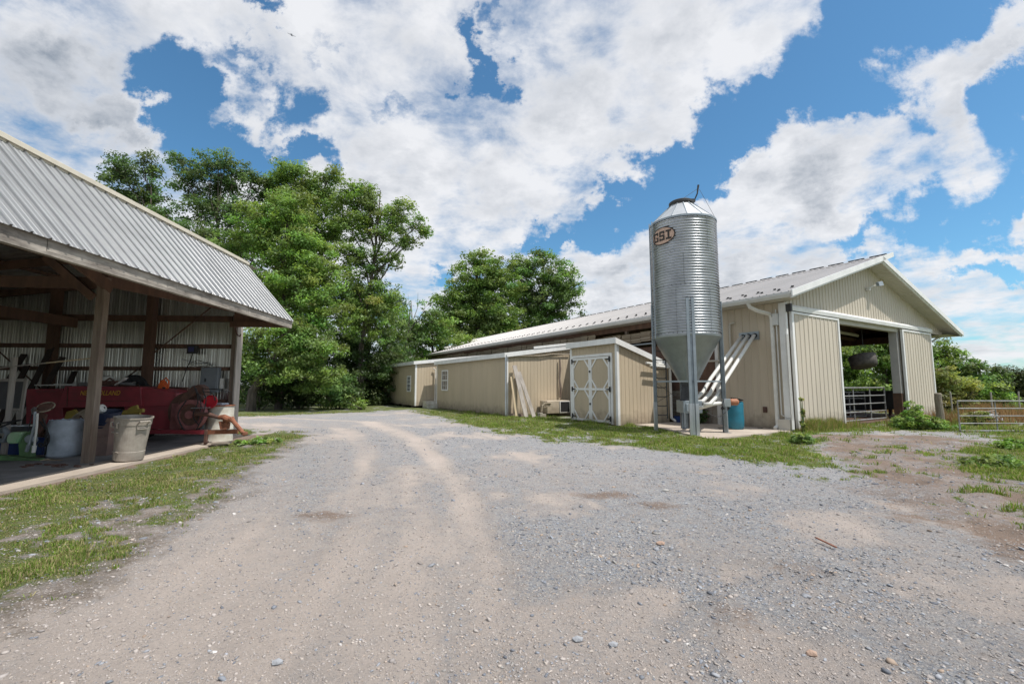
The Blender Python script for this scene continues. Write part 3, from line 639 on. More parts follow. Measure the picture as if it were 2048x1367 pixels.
MB().sheet(us, os_, lambda v: 14.97, lambda v: 15.56, lambda v, o, u: b(u, v, 4.345 + o)).build('eave_soffit', M['soffit'], barn)
MB().sheet(us, os_, lambda v: 29.0, lambda v: 30.8, lambda v, o, u: b(u, v, 3.955 + o)).build('eave_soffit', M['soffit'], barn)
MB().prism([b(14.96, 7.46, 4.35), b(14.96, 7.46, 4.52), b(14.82, 7.46, 4.52), b(14.82, 7.46, 4.44), b(14.87, 7.46, 4.35)], (0, VE - 7.1, 0)).build('gutter', M['grey_trim'], barn)
MB().box(b(30.83, 7.46, 3.97), b(30.97, VE, 4.1)).build('gutter', M['grey_trim'], barn)
MB().tube([b(30.2, 8.15, 3.93), b(29.7, 8.15, 3.8), b(28.5, 8.15, 3.45), b(28.3, 8.15, 3.4)], .05).build('downspout', M['grey_trim'], barn)
# snow guards near the eave, in staggered pairs
sg = MB().box((-.05, -.045, 0), (.05, .045, .010)).box((.02, -.045, .010), (.033, .045, .052)).prism([(-.04, -.006, .010), (.03, -.006, .010), (.03, -.006, .045)], (0, .012, 0))
proto = None; rest = MB(); k = 0
for i in range(66):
    for (du, dv) in ((1.05, 0.0), (0.68, 0.26)):
        u, v = 14.92 + du, 7.95 + i * .6 + dv; z = ZL(u) + .205; loc = b(u, v, z)
        if k < 100:
            if proto is None: proto = o = MB().add(sg.v, sg.f).build('snow_guard', M['dark_iron'], barn)
            else: o = proto.copy(); COL.objects.link(o); o.parent = barn
            o.location = loc; o.rotation_euler = (0, -math.atan(.307), 0)
        else: rest.add([(x + loc[0], y + loc[1], zz + loc[2] + x * .307) for x, y, zz in sg.v], sg.f)
        k += 1
part(rest.build('snow_guards', M['dark_iron'], barn), None, 'stuff')
# sliding doors
def sliding(u0, u1, v, z0, z1, lab):
    us, os_ = ribs(u0 + .1, u1 - .07, 0.285, RIB)
    d = MB().sheet(us, os_, lambda u: z0 + .03, lambda u: z1 - .05, lambda u, o, z: b(u, v - o, z)).box(b(u0 + .02, v + .005, z0), b(u1 - .02, v + .05, z1)).build('sliding_door', M['beige_metal'], barn)
    part(d, lab)
    MB().box(b(u0, v - .035, z0), b(u0 + .13, v + .055, z1)).box(b(u1 - .10, v - .035, z0), b(u1, v + .055, z1)).box(b(u0 + .13, v - .033, z1 - .07), b(u1 - .10, v + .05, z1)).build('door_trim', M['white_trim'], d)
sliding(15.72, 19.05, 7.93, .03, 4.0, 'left sliding door of beige ribbed metal')
sliding(24.86, 28.26, 7.93, -.02, 3.98, 'right sliding door of beige ribbed metal')
MB().prism([b(15.6, 8.02, 4.03), b(15.6, 7.88, 4.03), b(15.6, 7.86, 4.16), b(15.6, 7.93, 4.24), b(15.6, 8.02, 4.26)], (12.75, 0, 0)).build('door_track', M['white_trim'], barn)
MB().box(b(15.50, 7.80, 3.98), b(15.595, 8.03, 4.24)).build('track_bracket', M['dark_iron'], barn)
MB().box(b(18.95, 8.05, 3.86), b(24.86, 8.25, 4.04)).build('lintel', M['soffit'], barn)
MB().box(b(24.72, 8.07, 1.15), b(24.92, 8.36, 4.03)).build('jamb', M['stained_panel'], barn)
MB().box(b(24.70, 8.06, 0), b(24.93, 8.37, 1.15)).build('kick_panel', M['dirt_stain'], barn)
# corner, pipes and boxes on the near corner
MB().box(b(15.48, 7.97, 0), b(15.58, 8.20, 4.3)).build('corner_trim', M['white_trim'], barn)
def ds(name, pts, r, m='white_plastic', n=4): return MB().tube([b(*p) for p in pts], r, n).build(name, M[m], barn)
ds('downspout', [(14.93, 8.92, 4.36), (14.95, 8.88, 4.22), (15.10, 8.70, 4.08), (15.38, 8.45, 3.95), (15.44, 8.42, 3.82), (15.44, 8.42, 2), (15.44, 8.42, .2), (15.42, 8.42, .12), (15.25, 8.42, .05)], .065)
ds('downspout', [(15.42, 7.93, 3.2), (15.42, 7.93, 1.8), (15.42, 7.92, .35), (15.38, 7.90, .05)], .05)
ds('conduit', [(15.47, 8.14 + .15, 4.1), (15.47, 8.29, 2.6), (15.47, 8.29, .5), (15.47, 8.10, .42), (15.47, 8.0, .42)], .022, 'grey_trim', 8)
MB().box(b(15.36, 8.22, 3.55), b(15.53, 8.36, 3.95)).build('junction_box', M['grey_trim'], barn)
MB().box(b(15.35, 7.98, .0), b(15.53, 8.36, .36)).build('meter_box', M['soffit'], barn)
MB().box(b(15.49, 8.80, .55), b(15.535, 8.93, .75)).tube([b(15.48, 8.84, .65), b(15.43, 8.84, .66)], .04, 8).build('power_outlet', M['rust_brown'], barn)
ds('vent_pipe', [(15.48, 10.02, 2.2), (15.48, 10.02, 3.72), (15.48, 10.0, 3.80), (15.48, 9.8, 3.82)], .035, 'soffit', 8)
MB().box(b(15.505, 8.93, 3.12), b(15.53, 9.68, 3.42)).build('port_plate', M['galvanised_dull'], barn)
for v in (9.52, 9.30, 9.08): MB().lathe([(.085, -.012), (.085, .012), (.055, .012), (.055, -.012)], (0, 0, 0), 20).build('port_ring', M['black_rubber'], barn).matrix_local = Matrix.Translation(b(15.49, v, 3.27)) @ Matrix.Rotation(R(90), 4, 'Y')
# floodlight on the gable
fl = MB().box(b(21.86, 7.88, 5.42), b(21.98, 8.02, 5.54)).tube([b(21.92, 7.95, 5.5), b(22.05, 7.8, 5.6), b(22.15, 7.72, 5.62)], .02, 6).build('floodlight', M['grey_trim'], barn)
MB().prism([b(22.10, 7.62, 5.56), b(22.40, 7.58, 5.62), b(22.42, 7.62, 5.80), b(22.12, 7.66, 5.72)], (0, .1, .02)).build('lamp_head', M['galvanised_dull'], fl)
# open side: low wall, posts, plate, curtain
MB().box(b(15.5, 10.6, 0), b(15.66, VE, 1.25)).build('low_wall', M['masonry'], barn)
MB().box(b(15.50, 10.5, 4.1), b(15.64, VE, 4.34)).build('wall_plate', M['beam_wood'], barn)
MB().box(b(28.3, 8.2, 3.65), b(28.46, VE, 3.98)).build('wall_plate', M['beam_wood'], barn)
MB().box(b(15.47, 10.55, 0), b(15.60, 10.68, 4.33)).build('corner_trim', M['grey_trim'], barn)
for i in range(15):
    v = 12.9 + i * 2.44
    if v < VE: MB().box(b(15.52, v, 1.25), b(15.66, v + .14, 4.1)).build('post', M['post_wood'], barn)
for i in range(5):
    v = 8.35 + i * 9.6
    if v < VE: MB().box(b(28.3, v, 0), b(28.46, v + .16, 3.65)).build('post', M['post_wood'], barn)
for i, v in enumerate([11.0 + 2.44 * j for j in range(12)]):
    t = MB().beam(b(15.6, v, 4.22), b(28.35, v, 3.95), .06, .16).beam(b(15.6, v, 4.45), b(22.2, v, 6.4), .06, .16).beam(b(28.4, v, 4.2), b(22.2, v, 6.3), .06, .16)
    t.beam(b(18.8, v, 4.2), b(20.2, v, 5.75), .05, .1).beam(b(22.0, v, 4.1), b(20.2, v, 5.75), .05, .1).beam(b(22.0, v, 4.1), b(24.6, v, 5.45), .05, .1).beam(b(25.4, v, 4.05), b(24.6, v, 5.45), .05, .1)
    t.build('truss', M['beam_wood'], barn)
def curtain(v0, v1, z0, z1, parent_name='curtain'):
    k = 14; us_, of_ = [], []
    for i in range(k + 1): us_.append(z0 + (z1 - z0) * i / k); of_.append(.03 * math.sin(i * 2.4) + .02 * math.sin(i * 5.1))
    n = int((v1 - v0) / .61); m_ = MB()
    for j in range(n):
        a0 = v0 + (v1 - v0) * j / n; a1 = v0 + (v1 - v0) * (j + 1) / n - .03; sag = .02 * math.sin(j * 1.7)
        m_.sheet(us_, [o + sag for o in of_], lambda z: a0, lambda z: a1, lambda z, o, v: b(15.42 - o, v, z + sag))
    return m_.build(parent_name, M['curtain'], barn)
curtain(10.7, 17.5, 3.48, 3.92); curtain(17.5, 34, 3.45, 4.12); curtain(34, 47, 3.2, 4.2)
MB().tube([b(15.38, 10.7, 3.36), b(15.38, 20, 3.36), b(15.38, 34, 3.36)], .035, 8).build('curtain_pipe', M['galvanised_dull'], barn)
MB().tube([b(18.9, 9.2, 3.92), b(24.9, 9.6, 3.86)], .07, 8).tube([b(17, 11.4, 3.72), b(22.4, 11.6, 3.78), b(23.1, 12.2, 3.9), b(23.3, 14, 4.0)], .06, 8).build('milk_pipe', M['soffit'], barn)
MB().box(b(15.7, 10.75, 0), b(15.8, 40, 3.25)).build('added_inner_screen', M['beam_wood'], barn)  # added wall closing the see-through gap so the interior looks dark

# ------------------------------------------------------------------ sheds against the barn
def shed(name, label, U0, V0, V1, U1, z0, zf, zb, over=.14):
    s = thing(name, label, 'shed', UV(U0, V0), A); L = lambda u, v, z: (u - U0, v - V0, z)
    us, os_ = ribs(V0, V1, .2, GROOVE)
    MB().sheet(us, os_, lambda v: z0, lambda v: zf, lambda v, o, z: L(U0 - o, v, z)).build('front_wall', M['tan_siding'], s)
    top = lambda u: zf + (zb - zf) * (u - U0) / (U1 - U0)
    us, os_ = ribs(U0, U1, .2, GROOVE)
    MB().sheet(us, os_, lambda u: z0, top, lambda u, o, z: L(u, V0 - o, z)).build('side_wall', M['tan_siding'], s)
    MB().sheet(us, os_, lambda u: z0, top, lambda u, o, z: L(u, V1 + o, z)).build('side_wall', M['tan_siding'], s)
    uo = U0 - over; to = zf + (zb - zf) * (uo - U0) / (U1 - U0)
    MB().prism([L(uo, V0 - .1, to + .02), L(U1, V0 - .1, zb + .02), L(U1, V0 - .1, zb + .09), L(uo, V0 - .1, to + .09)], (0, V1 - V0 + .2, 0)).build('roof', M['barn_roof'], s)
    MB().box(L(uo - .03, V0 - .12, to - .10), L(uo - .002, V1 + .12, to + .12)).build('fascia', M['white_trim'], s)
    MB().prism([L(uo - .03, V0 - .125, to - .10), L(U1, V0 - .125, zb - .10), L(U1, V0 - .125, zb + .115), L(uo - .03, V0 - .125, to + .115)], (0, .024, 0)).build('rake_board', M['white_trim'], s)
    MB().box(L(U0 - .02, V0 - .02, z0), L(U0 + .09, V0 + .09, zf - .02)).build('corner_trim', M['white_trim'], s)
    MB().box(L(U0 - .02, V1 - .09, z0), L(U0 + .05, V1 + .02, zf - .02)).build('corner_trim', M['white_trim'], s)
    MB().box(L(U0 + .03, V0 + .03, z0 + .02), L(U1, V1 - .03, z0 + .06)).build('floor', M['beam_wood'], s)
    return s, L
s1, L1 = shed('tool_shed', 'small tan shed with white trimmed double doors beside the silo', 11.9, 12.31, 15.12, 14.72, .0, 3.13, 2.28)
def leaf(v0, v1):
    z0, z1 = .06, 2.62; us, os_ = ribs(v0, v1, .2, GROOVE)
    d = MB().sheet(us, os_, lambda v: z0, lambda v: z1, lambda v, o, z: L1(11.865 - o, v, z)).box(L1(11.868, v0, z0), L1(11.895, v1, z1)).build('door', M['tan_siding'], s1)
    w = .085; X0, X1 = 11.83, 11.862; m_ = MB()
    def bar(pv, pz, qv, qz, ww=w, x0=X0):
        dv, dz = qv - pv, qz - pz; l = math.hypot(dv, dz); nv, nz = -dz / l * ww / 2, dv / l * ww / 2
        m_.prism([L1(x0, pv + nv, pz + nz), L1(x0, qv + nv, qz + nz), L1(x0, qv - nv, qz - nz), L1(x0, pv - nv, pz - nz)], (X1 - x0, 0, 0))
    bar(v0 + w / 2, z0, v0 + w / 2, z1); bar(v1 - w / 2, z0, v1 - w / 2, z1)
    for z in (z0 + w / 2, z1 - w / 2, (z0 + z1) / 2): bar(v0 + w, z, v1 - w, z, w, X0 + .002)
    for (a0, a1) in ((z0 + w, (z0 + z1) / 2 - w / 2), ((z0 + z1) / 2 + w / 2, z1 - w)):
        for (vv, sg_) in ((v0 + w, 1), (v1 - w, -1)):
            bar(vv - sg_ * .01, a0 + .33, vv + sg_ * .27, a0 - .01, .06, X0 + .006); bar(vv - sg_ * .01, a1 - .33, vv + sg_ * .27, a1 + .01, .06, X0 + .006)
    m_.build('brace_frame', M['white_trim'], d)
    return d
dl = leaf(13.80, 14.93); dr = leaf(12.66, 13.79)
for d, v, sgn in ((dl, 14.93, -1), (dr, 12.66, 1)):
    for z in (.22, 1.34, 2.5):
        MB().box(L1(11.812, v - sgn * .05, z - .10), L1(11.829, v + sgn * .03, z + .10)).prism([L1(11.814, v, z - .035), L1(11.814, v + sgn * .22, z - .012), L1(11.814, v + sgn * .22, z + .012), L1(11.814, v, z + .035)], (.014, 0, 0)).build('hinge', M['black_rubber'], d)
for z in (.75, 2.05): MB().box(L1(11.80, 13.76, z - .04), L1(11.829, 13.83, z + .04)).build('latch', M['dark_iron'], dr)
MB().box(L1(11.858, 12.55, .02), L1(11.898, 12.645, 2.74)).box(L1(11.858, 14.945, .02), L1(11.898, 15.02, 2.74)).box(L1(11.856, 12.645, 2.645), L1(11.898, 14.945, 2.742)).build('door_frame', M['white_trim'], s1)
MB().tube([L1(13.25, 12.12, 2.36), L1(14.85, 12.12, 2.28)], .045, 8).tube([L1(13.38, 12.02, 2.26), L1(14.85, 12.0, 2.18)], .05, 8).build('water_pipe', M['white_plastic'], s1)
MB().tube([L1(14.85, 12.1, 2.34), L1(15.3, 11.2, 2.42), L1(15.45, 10.2, 2.44)], .035, 8).build('water_pipe', M['soffit'], s1)
MB().tube([L1(14.70, 12.2, 2.2), L1(14.70, 12.2, .18), L1(14.78, 12.1, .08), L1(14.98, 12.05, .04)], .055, 8).build('downspout', M['white_plastic'], s1)

s2, L2 = shed('lean_to', 'longer tan windowed shed with planks leaning at its corner', 10.6, 18.45, 27.7, 15.4, .03, 2.95, 3.62)
s3, L3 = shed('lean_to', 'farthest tan shed raised on blocks at the bend of the drive', 9.4, 28.5, 37.6, 15.4, .14, 2.98, 3.66)
def window(s, L, U, v0, v1, z0, z1):
    f = MB(); x0, x1 = U - .05, U + .01; w = .075
    f.box(L(x0, v0, z0), L(x1, v0 + w, z1)).box(L(x0, v1 - w, z0), L(x1, v1, z1)).box(L(x0, v0 + w, z0), L(x1, v1 - w, z0 + w)).box(L(x0, v0 + w, z1 - w), L(x1, v1 - w, z1)).box(L(x0 + .005, v0 + w, (z0 + z1) / 2 - .03), L(x1, v1 - w, (z0 + z1) / 2 + .03))
    o = f.build('window', M['white_trim'], s)
    MB().box(L(U - .022, v0 + w, z0 + w), L(U - .016, v1 - w, z1 - w)).build('pane', M['glass_dark'], o)
    g = MB()
    for q in (.333, .667): vv = v0 + w + (v1 - v0 - 2 * w) * q; g.box(L(U - .034, vv - .01, z0 + w), L(U - .023, vv + .01, z1 - w))
    for q in (.25, .75): zz = z0 + (z1 - z0) * q; g.box(L(U - .0345, v0 + w, zz - .01), L(U - .0225, v1 - w, zz + .01))
    g.build('glazing_bar', M['white_trim'], o)
window(s2, L2, 10.6, 25.75, 26.75, 1.15, 2.45); window(s3, L3, 9.4, 29.4, 30.2, 1.05, 2.14)
# roof run-on of the longer shed, its white upper flashing and sagging cable
MB().prism([L2(12.1, 18.3, 3.30), L2(15.3, 18.3, 3.72), L2(15.3, 18.3, 3.84), L2(12.1, 18.3, 3.42)], (0, .03, 0)).build('flashing', M['white_trim'], s2)
MB().tube([L2(10.7, 18.38, 2.86), L2(11.6, 18.36, 2.94), L2(12.6, 18.36, 2.98), L2(13.2, 18.36, 3.08), L2(14.4, 18.37, 3.1)], .03, 6).build('cable', M['curtain'], s2)
MB().tube([L2(10.52, 18.36, 2.95), L2(10.52, 18.36, .1)], .05, 8).build('downspout', M['galvanised'], s2)
MB().box(L2(12.55, 17.95, .52), L2(13.25, 18.4, .55)).box(L2(13.3, 17.9, .0), L2(14.4, 18.4, .12)).build('ledge', M['beige_wall'], s2)
MB().tube([L3(10.75, 28.35, .25), L3(10.75, 28.35, 2.55), L3(10.6, 28.35, 2.62)], .05, 8).build('downspout', M['white_plastic'], s3)
for v in (29.4, 31.5, 33.5, 35.5, 37.3): MB().box(L3(9.55, v, -.1), L3(9.8, v + .35, .14)).build('block', M['masonry'], s3)
st = MB().box((-.5, -.45, 0), (.5, .45, .28)).box((-.5, -.1, .28), (.5, .45, .46)).build('doorstep', M['drum_white']); st.location = UV(10.4, 27.95); st.rotation_euler = (0, 0, A)
tag(st, 'white box step between the two longer sheds', 'step')
# wall air conditioner beside the tool shed
ac = thing('air_conditioner', 'beige air conditioning unit on the ledge beside the double door shed', 'air conditioner', UV(13.2, 18.0, .12), A)
MB().box((-.75, -.32, 0), (.62, .32, .62)).build('casing', M['beige_wall'], ac, bevel=.02)
MB().box((.02, -.345, .06), (.56, -.322, .56)).build('grille', M['black_hole'], ac)
MB().box((-.02, -.36, .02), (.02, -.33, .60)).box((.56, -.36, .02), (.60, -.33, .60)).box((.02, -.36, .02), (.56, -.33, .06)).box((.02, -.36, .56), (.56, -.33, .60)).build('grille_frame', M['white_trim'], ac)
MB().tube([(-.55, -.34, .5), (-.9, -.36, .52), (-1.05, -.33, .40), (-1.1, -.33, .1)], .035, 8).tube([(-.75, -.36, .35), (-.98, -.36, .32), (-1.0, -.34, .62)], .02, 8).build('pipe', M['curtain'], ac)
o = MB().tube([(0, 0, 0), (.03, -.02, .5), (-.02, -.01, 1.0), (.02, -.015, 1.5), (0, 0, 2.0)], [.05, .07, .05, .06, .04], 7).build('weathered_strip', M['post_wood']); o.location = UV(13.72, 18.34, .85); tag(o, 'weathered dark wood strip on the wall above the air conditioner', 'wood strip')
# planks leaning at the corner of the lean-to
for (a, c_, w, m_, lab) in (((11.15, 17.55, .02), (10.95, 18.28, 2.45), .22, 'grey_plank', 'grey plank leaning at the shed corner, taller of the pair'), ((11.62, 17.6, .02), (11.2, 18.3, 2.15), .20, 'grey_plank', 'grey plank leaning at the shed corner, shorter one on the right'),
                           ((10.85, 17.9, .02), (10.8, 18.3, 1.9), .16, 'pale_plank', 'pale unweathered board leaning behind the grey planks')):
    o = MB().beam(UV(*a), UV(*c_), w, .035, up=UV(0, -1, 0)).build('leaning_plank', M[m_]); tag(o, lab, 'plank', 'planks leaning on the shed')
o = MB().box((-.2, -.1, 0), (.2, .1, .13)).box((-.2, -.09, .135), (-.02, .09, .2)).build('cinder_block', M['masonry'], bevel=.012); o.location = UV(12.0, 17.5); o.rotation_euler = (0, 0, A + .2); tag(o, 'pale concrete block on the grass by the leaning planks', 'block')
o = MB().box((-.4, -.18, 0), (.4, .18, .11)).box((-.36, -.15, .11), (.3, .15, .16)).build('timber_offcut', M['post_wood']); o.location = UV(11.05, 18.1); o.rotation_euler = (0, 0, A); tag(o, 'low wooden block under the leaning planks', 'timber')

# ================================================================== feed silo
SX, SY = 5.73, 14.37
silo = thing('feed_silo', 'tall corrugated steel feed silo on legs with an oval badge', 'silo', (SX, SY, 0))
RB = 1.035
prof = []; z = 3.07; nC = 43; pitch_ = (6.83 - 3.07) / nC
for i in range(nC):
    for k in range(8): prof.append((RB + .021 * math.sin(2 * math.pi * k / 8), 3.07 + (i + k / 8) * pitch_))
prof.append((RB, 6.83))
MB().lathe(prof, n=96).build('bin_body', M['galvanised'], silo, smooth=True)
MB().lathe([(RB + .03, 6.80), (RB + .03, 6.86), (RB + .005, 6.87)], n=64).build('eave_ring', M['galvanised_dull'], silo, smooth=False)
cone = MB(); n = 14
for i in range(n):
    t0 = 2 * math.pi * i / n; t1 = 2 * math.pi * (i + 1) / n
    pts = lambda t, r, z: (r * math.cos(t), r * math.sin(t), z)
    cone.add([pts(t0, RB + .02, 6.86), pts(t1, RB + .02, 6.86), pts(t1, .36, 7.52), pts(t0, .36, 7.52)], [(0, 1, 2, 3)])
cone.build('roof', M['cone_metal'], silo)
sm = MB()
for i in range(n): t0 = 2 * math.pi * i / n; sm.beam((1.04 * math.cos(t0), 1.04 * math.sin(t0), 6.875), (.37 * math.cos(t0), .37 * math.sin(t0), 7.53), .02, .02)
sm.build('roof_rib', M['galvanised_dull'], silo)
MB().lathe([(.37, 7.50), (.40, 7.56), (.40, 7.63), (.36, 7.66)], n=40, cap1=True).build('lid', M['dark_iron'], silo)
tip = Vector((6.24 - SX, 14.15 - SY, 8.16)); base = Vector((.34, -.12, 7.62))
MB().tube([base, base + Vector((.06, 0, .06)), tip - Vector((.05, 0, .3)), tip], [.03, .022, .022, .035], 8).box((.22, -.2, 7.6), (.40, -.06, 7.7)).build('lid_lever', M['dark_iron'], silo)
MB().tube([tip - Vector((.02, 0, .12)), Vector((-.05, -.36, 7.65))], .006, 4).tube([tip - Vector((-.03, 0, .15)), Vector((.76, -.72, 6.88))], .006, 4).build('lid_cable', M['dark_iron'], silo)
MB().lathe([(RB - .005, 3.10), (RB + .02, 3.02), (RB - .02, 3.0), (.27, 1.58)], n=64).build('hopper', M['hopper_metal'], silo, smooth=True)
sm = MB()
for i in range(8):
    t0 = 2 * math.pi * (i + .3) / 8; sm.beam((1.0 * math.cos(t0), 1.0 * math.sin(t0), 3.0), (.275 * math.cos(t0), .275 * math.sin(t0), 1.58), .035, .006)
    for k in range(16):
        f = k / 16; r_ = 1.0 + (.28 - 1.0) * f; zz = 3.0 + (1.58 - 3.0) * f; sm.box((r_ * math.cos(t0) - .008, r_ * math.sin(t0) - .008, zz - .012), (r_ * math.cos(t0) + .012, r_ * math.sin(t0) + .012, zz + .008))
sm.build('hopper_seam', M['galvanised_dull'], silo)
sm = MB()
for i in range(46):
    t0 = 2 * math.pi * i / 46
    for zz in (6.77, 5.71, 4.63, 3.13): sm.box((RB * 1.012 * math.cos(t0) - .009, RB * 1.012 * math.sin(t0) - .009, zz - .009), (RB * 1.012 * math.cos(t0) + .009, RB * 1.012 * math.sin(t0) + .009, zz + .009))
for t0, z0, z1 in ((-1.95, 4.63, 5.71), (-1.18, 5.71, 6.8), (-1.18, 3.1, 4.6), (-2.2, 3.1, 4.6), (-.75, 3.1, 6.8)):
    for k in range(int((z1 - z0) / .07)): sm.box((RB * 1.013 * math.cos(t0) - .009, RB * 1.013 * math.sin(t0) - .009, z0 + k * .07 - .008), (RB * 1.013 * math.cos(t0) + .009, RB * 1.013 * math.sin(t0) + .009, z0 + k * .07 + .008))
sm.build('bolts', M['dark_iron'], silo)
MB().lathe([(.30, 1.60), (.30, 1.50), (.27, 1.49), (.37, 1.02), (.34, 1.0)], n=4, a0=.4, a1=.4 + 2 * math.pi).build('boot', M['dark_iron'], silo)
MB().box((-.30, -.30, .62), (.30, .30, 1.01)).box((-.22, -.34, .68), (.05, -.30, .92)).build('auger_box', M['galvanised_dull'], silo, bevel=.01)
# legs: folded channels with a foot splice
for (du, dv) in ((-.75, -.75), (-.75, .78), (.72, -.78), (.75, .78)):
    c = BU * du + BV * dv; c = c.normalized() * 1.085; e = c.normalized(); s_ = Vector((-e.y, e.x, 0))
    def chan(z0, z1, w, d, off=0.0):
        m_ = MB(); t = .008; c0 = c + e * off
        P = [c0 - s_ * w / 2 - e * d, c0 - s_ * w / 2, c0 - s_ * w * .16, c0 - s_ * w * .10 - e * d * .7, c0 + s_ * w * .10 - e * d * .7, c0 + s_ * w * .16, c0 + s_ * w / 2, c0 + s_ * w / 2 - e * d]
        Q = P + [p + (-e * t * 1.6) for p in reversed(P)]
        m_.prism([Vector((p.x, p.y, z0)) for p in Q], (0, 0, z1 - z0)); return m_
    chan(0.02, 4.18, .235, .09).build('leg', M['galvanised_dull'], silo)
    chan(0.02, .95, .27, .10, .012).box((c.x - .12, c.y - .12, .0), (c.x + .12, c.y + .12, .018)).build('leg_splice', M['galvanised'], silo)
LG = [(BU * du + BV * dv).normalized() * 1.05 for du, dv in ((-.75, -.75), (.72, -.78), (.75, .78), (-.75, .78))]
for i in range(4):
    p, q = LG[i], LG[(i + 1) % 4]
    for zz in (1.62, ): MB().beam((p.x, p.y, zz), (q.x, q.y, zz), .04, .045).build('cross_brace', M['galvanised_dull'], silo)
for (p, q) in ((LG[0], LG[3]), (LG[3], LG[2])): MB().tube([(p.x, p.y, 1.62), (q.x, q.y, .9)], .006, 4).build('brace_rod', M['dark_iron'], silo)
# ladder beside the left leg
lp = LG[3]; ld = Vector((.33, -.10, 0)).normalized()
la = MB(); ra = Vector((lp.x, lp.y, 0)) + ld * .06; rb_ = ra + ld * .32
for q in (ra, rb_): la.beam((q.x, q.y, .42), (q.x, q.y, 3.0), .022, .035)
for i in range(9):
    z = .52 + i * .30; la.tube([(ra.x, ra.y, z + .03), (ra.x + ld.x * .05, ra.y + ld.y * .05, z), (rb_.x - ld.x * .05, rb_.y - ld.y * .05, z), (rb_.x, rb_.y, z + .03)], .017, 6)
la.build('ladder', M['dark_iron'], silo)
la = MB()
for s_, h in ((-1, 0), (1, 0)):
    pass
t = -3.05
for dt in (-.10, .10): la.beam(((RB + .07) * math.cos(t + dt), (RB + .07) * math.sin(t + dt), 3.0), ((RB + .07) * math.cos(t + dt), (RB + .07) * math.sin(t + dt), 6.9), .02, .03)
for i in range(14):
    z = 3.1 + i * .28; la.tube([((RB + .07) * math.cos(t - .1), (RB + .07) * math.sin(t - .1), z), ((RB + .07) * math.cos(t + .1), (RB + .07) * math.sin(t + .1), z)], .01, 6)
la.build('ladder', M['galvanised_dull'], silo)
# oval badge following the curve of the bin, with block letters
def on_bin(s, z, r): t = BT + s / RB; return (r * math.cos(t), r * math.sin(t), z)
BT = math.atan2(-14.37, -5.73) + (-.62); BZ = 6.28; OA, OB = .44, .29
def disc(a, b_, r):
    m_ = MB(); rings, seg = 6, 48; vs = [on_bin(0, BZ, r)]; fs = []
    for i in range(1, rings + 1):
        for j in range(seg): th = 2 * math.pi * j / seg; vs.append(on_bin(a * i / rings * math.cos(th), BZ + b_ * i / rings * math.sin(th), r))
    for j in range(seg): fs.append((0, 1 + j, 1 + (j + 1) % seg))
    for i in range(rings - 1):
        for j in range(seg): p = 1 + i * seg; fs.append((p + j, p + seg + j, p + seg + (j + 1) % seg, p + (j + 1) % seg))
    return m_.add(vs, fs)
bd = disc(OA, OB, RB + .024).build('badge', M['letter_dark'], silo)
disc(OA - .035, OB - .03, RB + .032).build('badge_field', M['oval_tan'], bd)
def letters(strokes, x0, w, h, z0):
    m_ = MB()
    for (a0, c0, a1, c1) in strokes:
        k = max(1, int((a1 - a0) * w / .03)); 
        for i in range(k):
            q0 = x0 + w * (a0 + (a1 - a0) * i / k); q1 = x0 + w * (a0 + (a1 - a0) * (i + 1) / k)
            m_.add([on_bin(q0, z0 + h * c0, RB + .037), on_bin(q1, z0 + h * c0, RB + .037), on_bin(q1, z0 + h * c1, RB + .037), on_bin(q0, z0 + h * c1, RB + .037)], [(0, 1, 2, 3)])
    return m_
LH = .31; LZ = BZ - LH / 2
letters([(0, 0, .3, 1), (.3, .80, 1, 1), (.3, 0, 1, .2), (.72, .2, 1, .5), (.5, .38, .72, .5), (.76, .66, 1, .8)], -.345, .21, LH, LZ).build('letter', M['letter_dark'], bd)
letters([(0, .80, 1, 1), (0, .42, .3, .8), (.3, .42, 1, .60), (.7, .2, 1, .42), (0, 0, 1, .2), (0, .2, .25, .32), (.76, .68, 1, .8)], -.10, .20, LH, LZ).build('letter', M['letter_dark'], bd)
letters([(0, .80, 1, 1), (0, 0, 1, .2), (.33, .2, .67, .8)], .14, .18, LH, LZ).build('letter', M['letter_dark'], bd)
# feed pipes to the barn wall: each lies on the silo outlet and the wall ports
ends = [((5.96, 14.36, 1.06), 9.54), ((6.08, 14.14, .99), 9.30), ((6.22, 13.93, .92), 9.06)]
labs = ['white feed pipe into the left wall port', 'white feed pipe into the middle wall port', 'white feed pipe into the right wall port']
for (e0, v), lab in zip(ends, labs):
    p3 = UV(15.42, v, 3.27); p0 = Vector(e0); p1 = p0.lerp(p3, .12) + Vector((.03, 0, -.05)); p2 = p0.lerp(p3, .30)
    o = MB().tube([p0 - Vector((.2, 0, .02)), p0, p1, p2, p0.lerp(p3, .6), p3], .06, 14).build('feed_pipe', M['white_plastic'], smooth=True); tag(o, lab, 'pipe', 'feed pipes from the silo to the barn')
dr_ = thing('auger_drive', 'short white auger pipe with orange motor under the silo', 'motor', (6.0, 14.0, .72))
MB().tube([(-.1, .1, .05), (.15, .02, .13), (.35, 0, .19), (.66, .05, .22)], .06, 14).build('pipe', M['white_plastic'], dr_, smooth=True)
MB().box((.66, -.09, .10), (.86, .14, .35)).build('gearbox', M['galvanised'], dr_, bevel=.01)
MB().tube([(.86, .03, .25), (.92, .03, .25), (1.10, .03, .25), (1.14, .03, .25)], [.08, .105, .105, .08], 18).build('motor', M['motor_orange'], dr_, smooth=False)
MB().tube([(.1, -.02, -.05), (.35, -.08, -.2), (.55, -.1, -.18), (.7, -.05, -.05), (.75, 0, .1)], .012, 6).tube([(.62, 0, .08), (.74, 0, .0), (.82, 0, .08)], .06, 8).build('hose', M['black_rubber'], dr_)
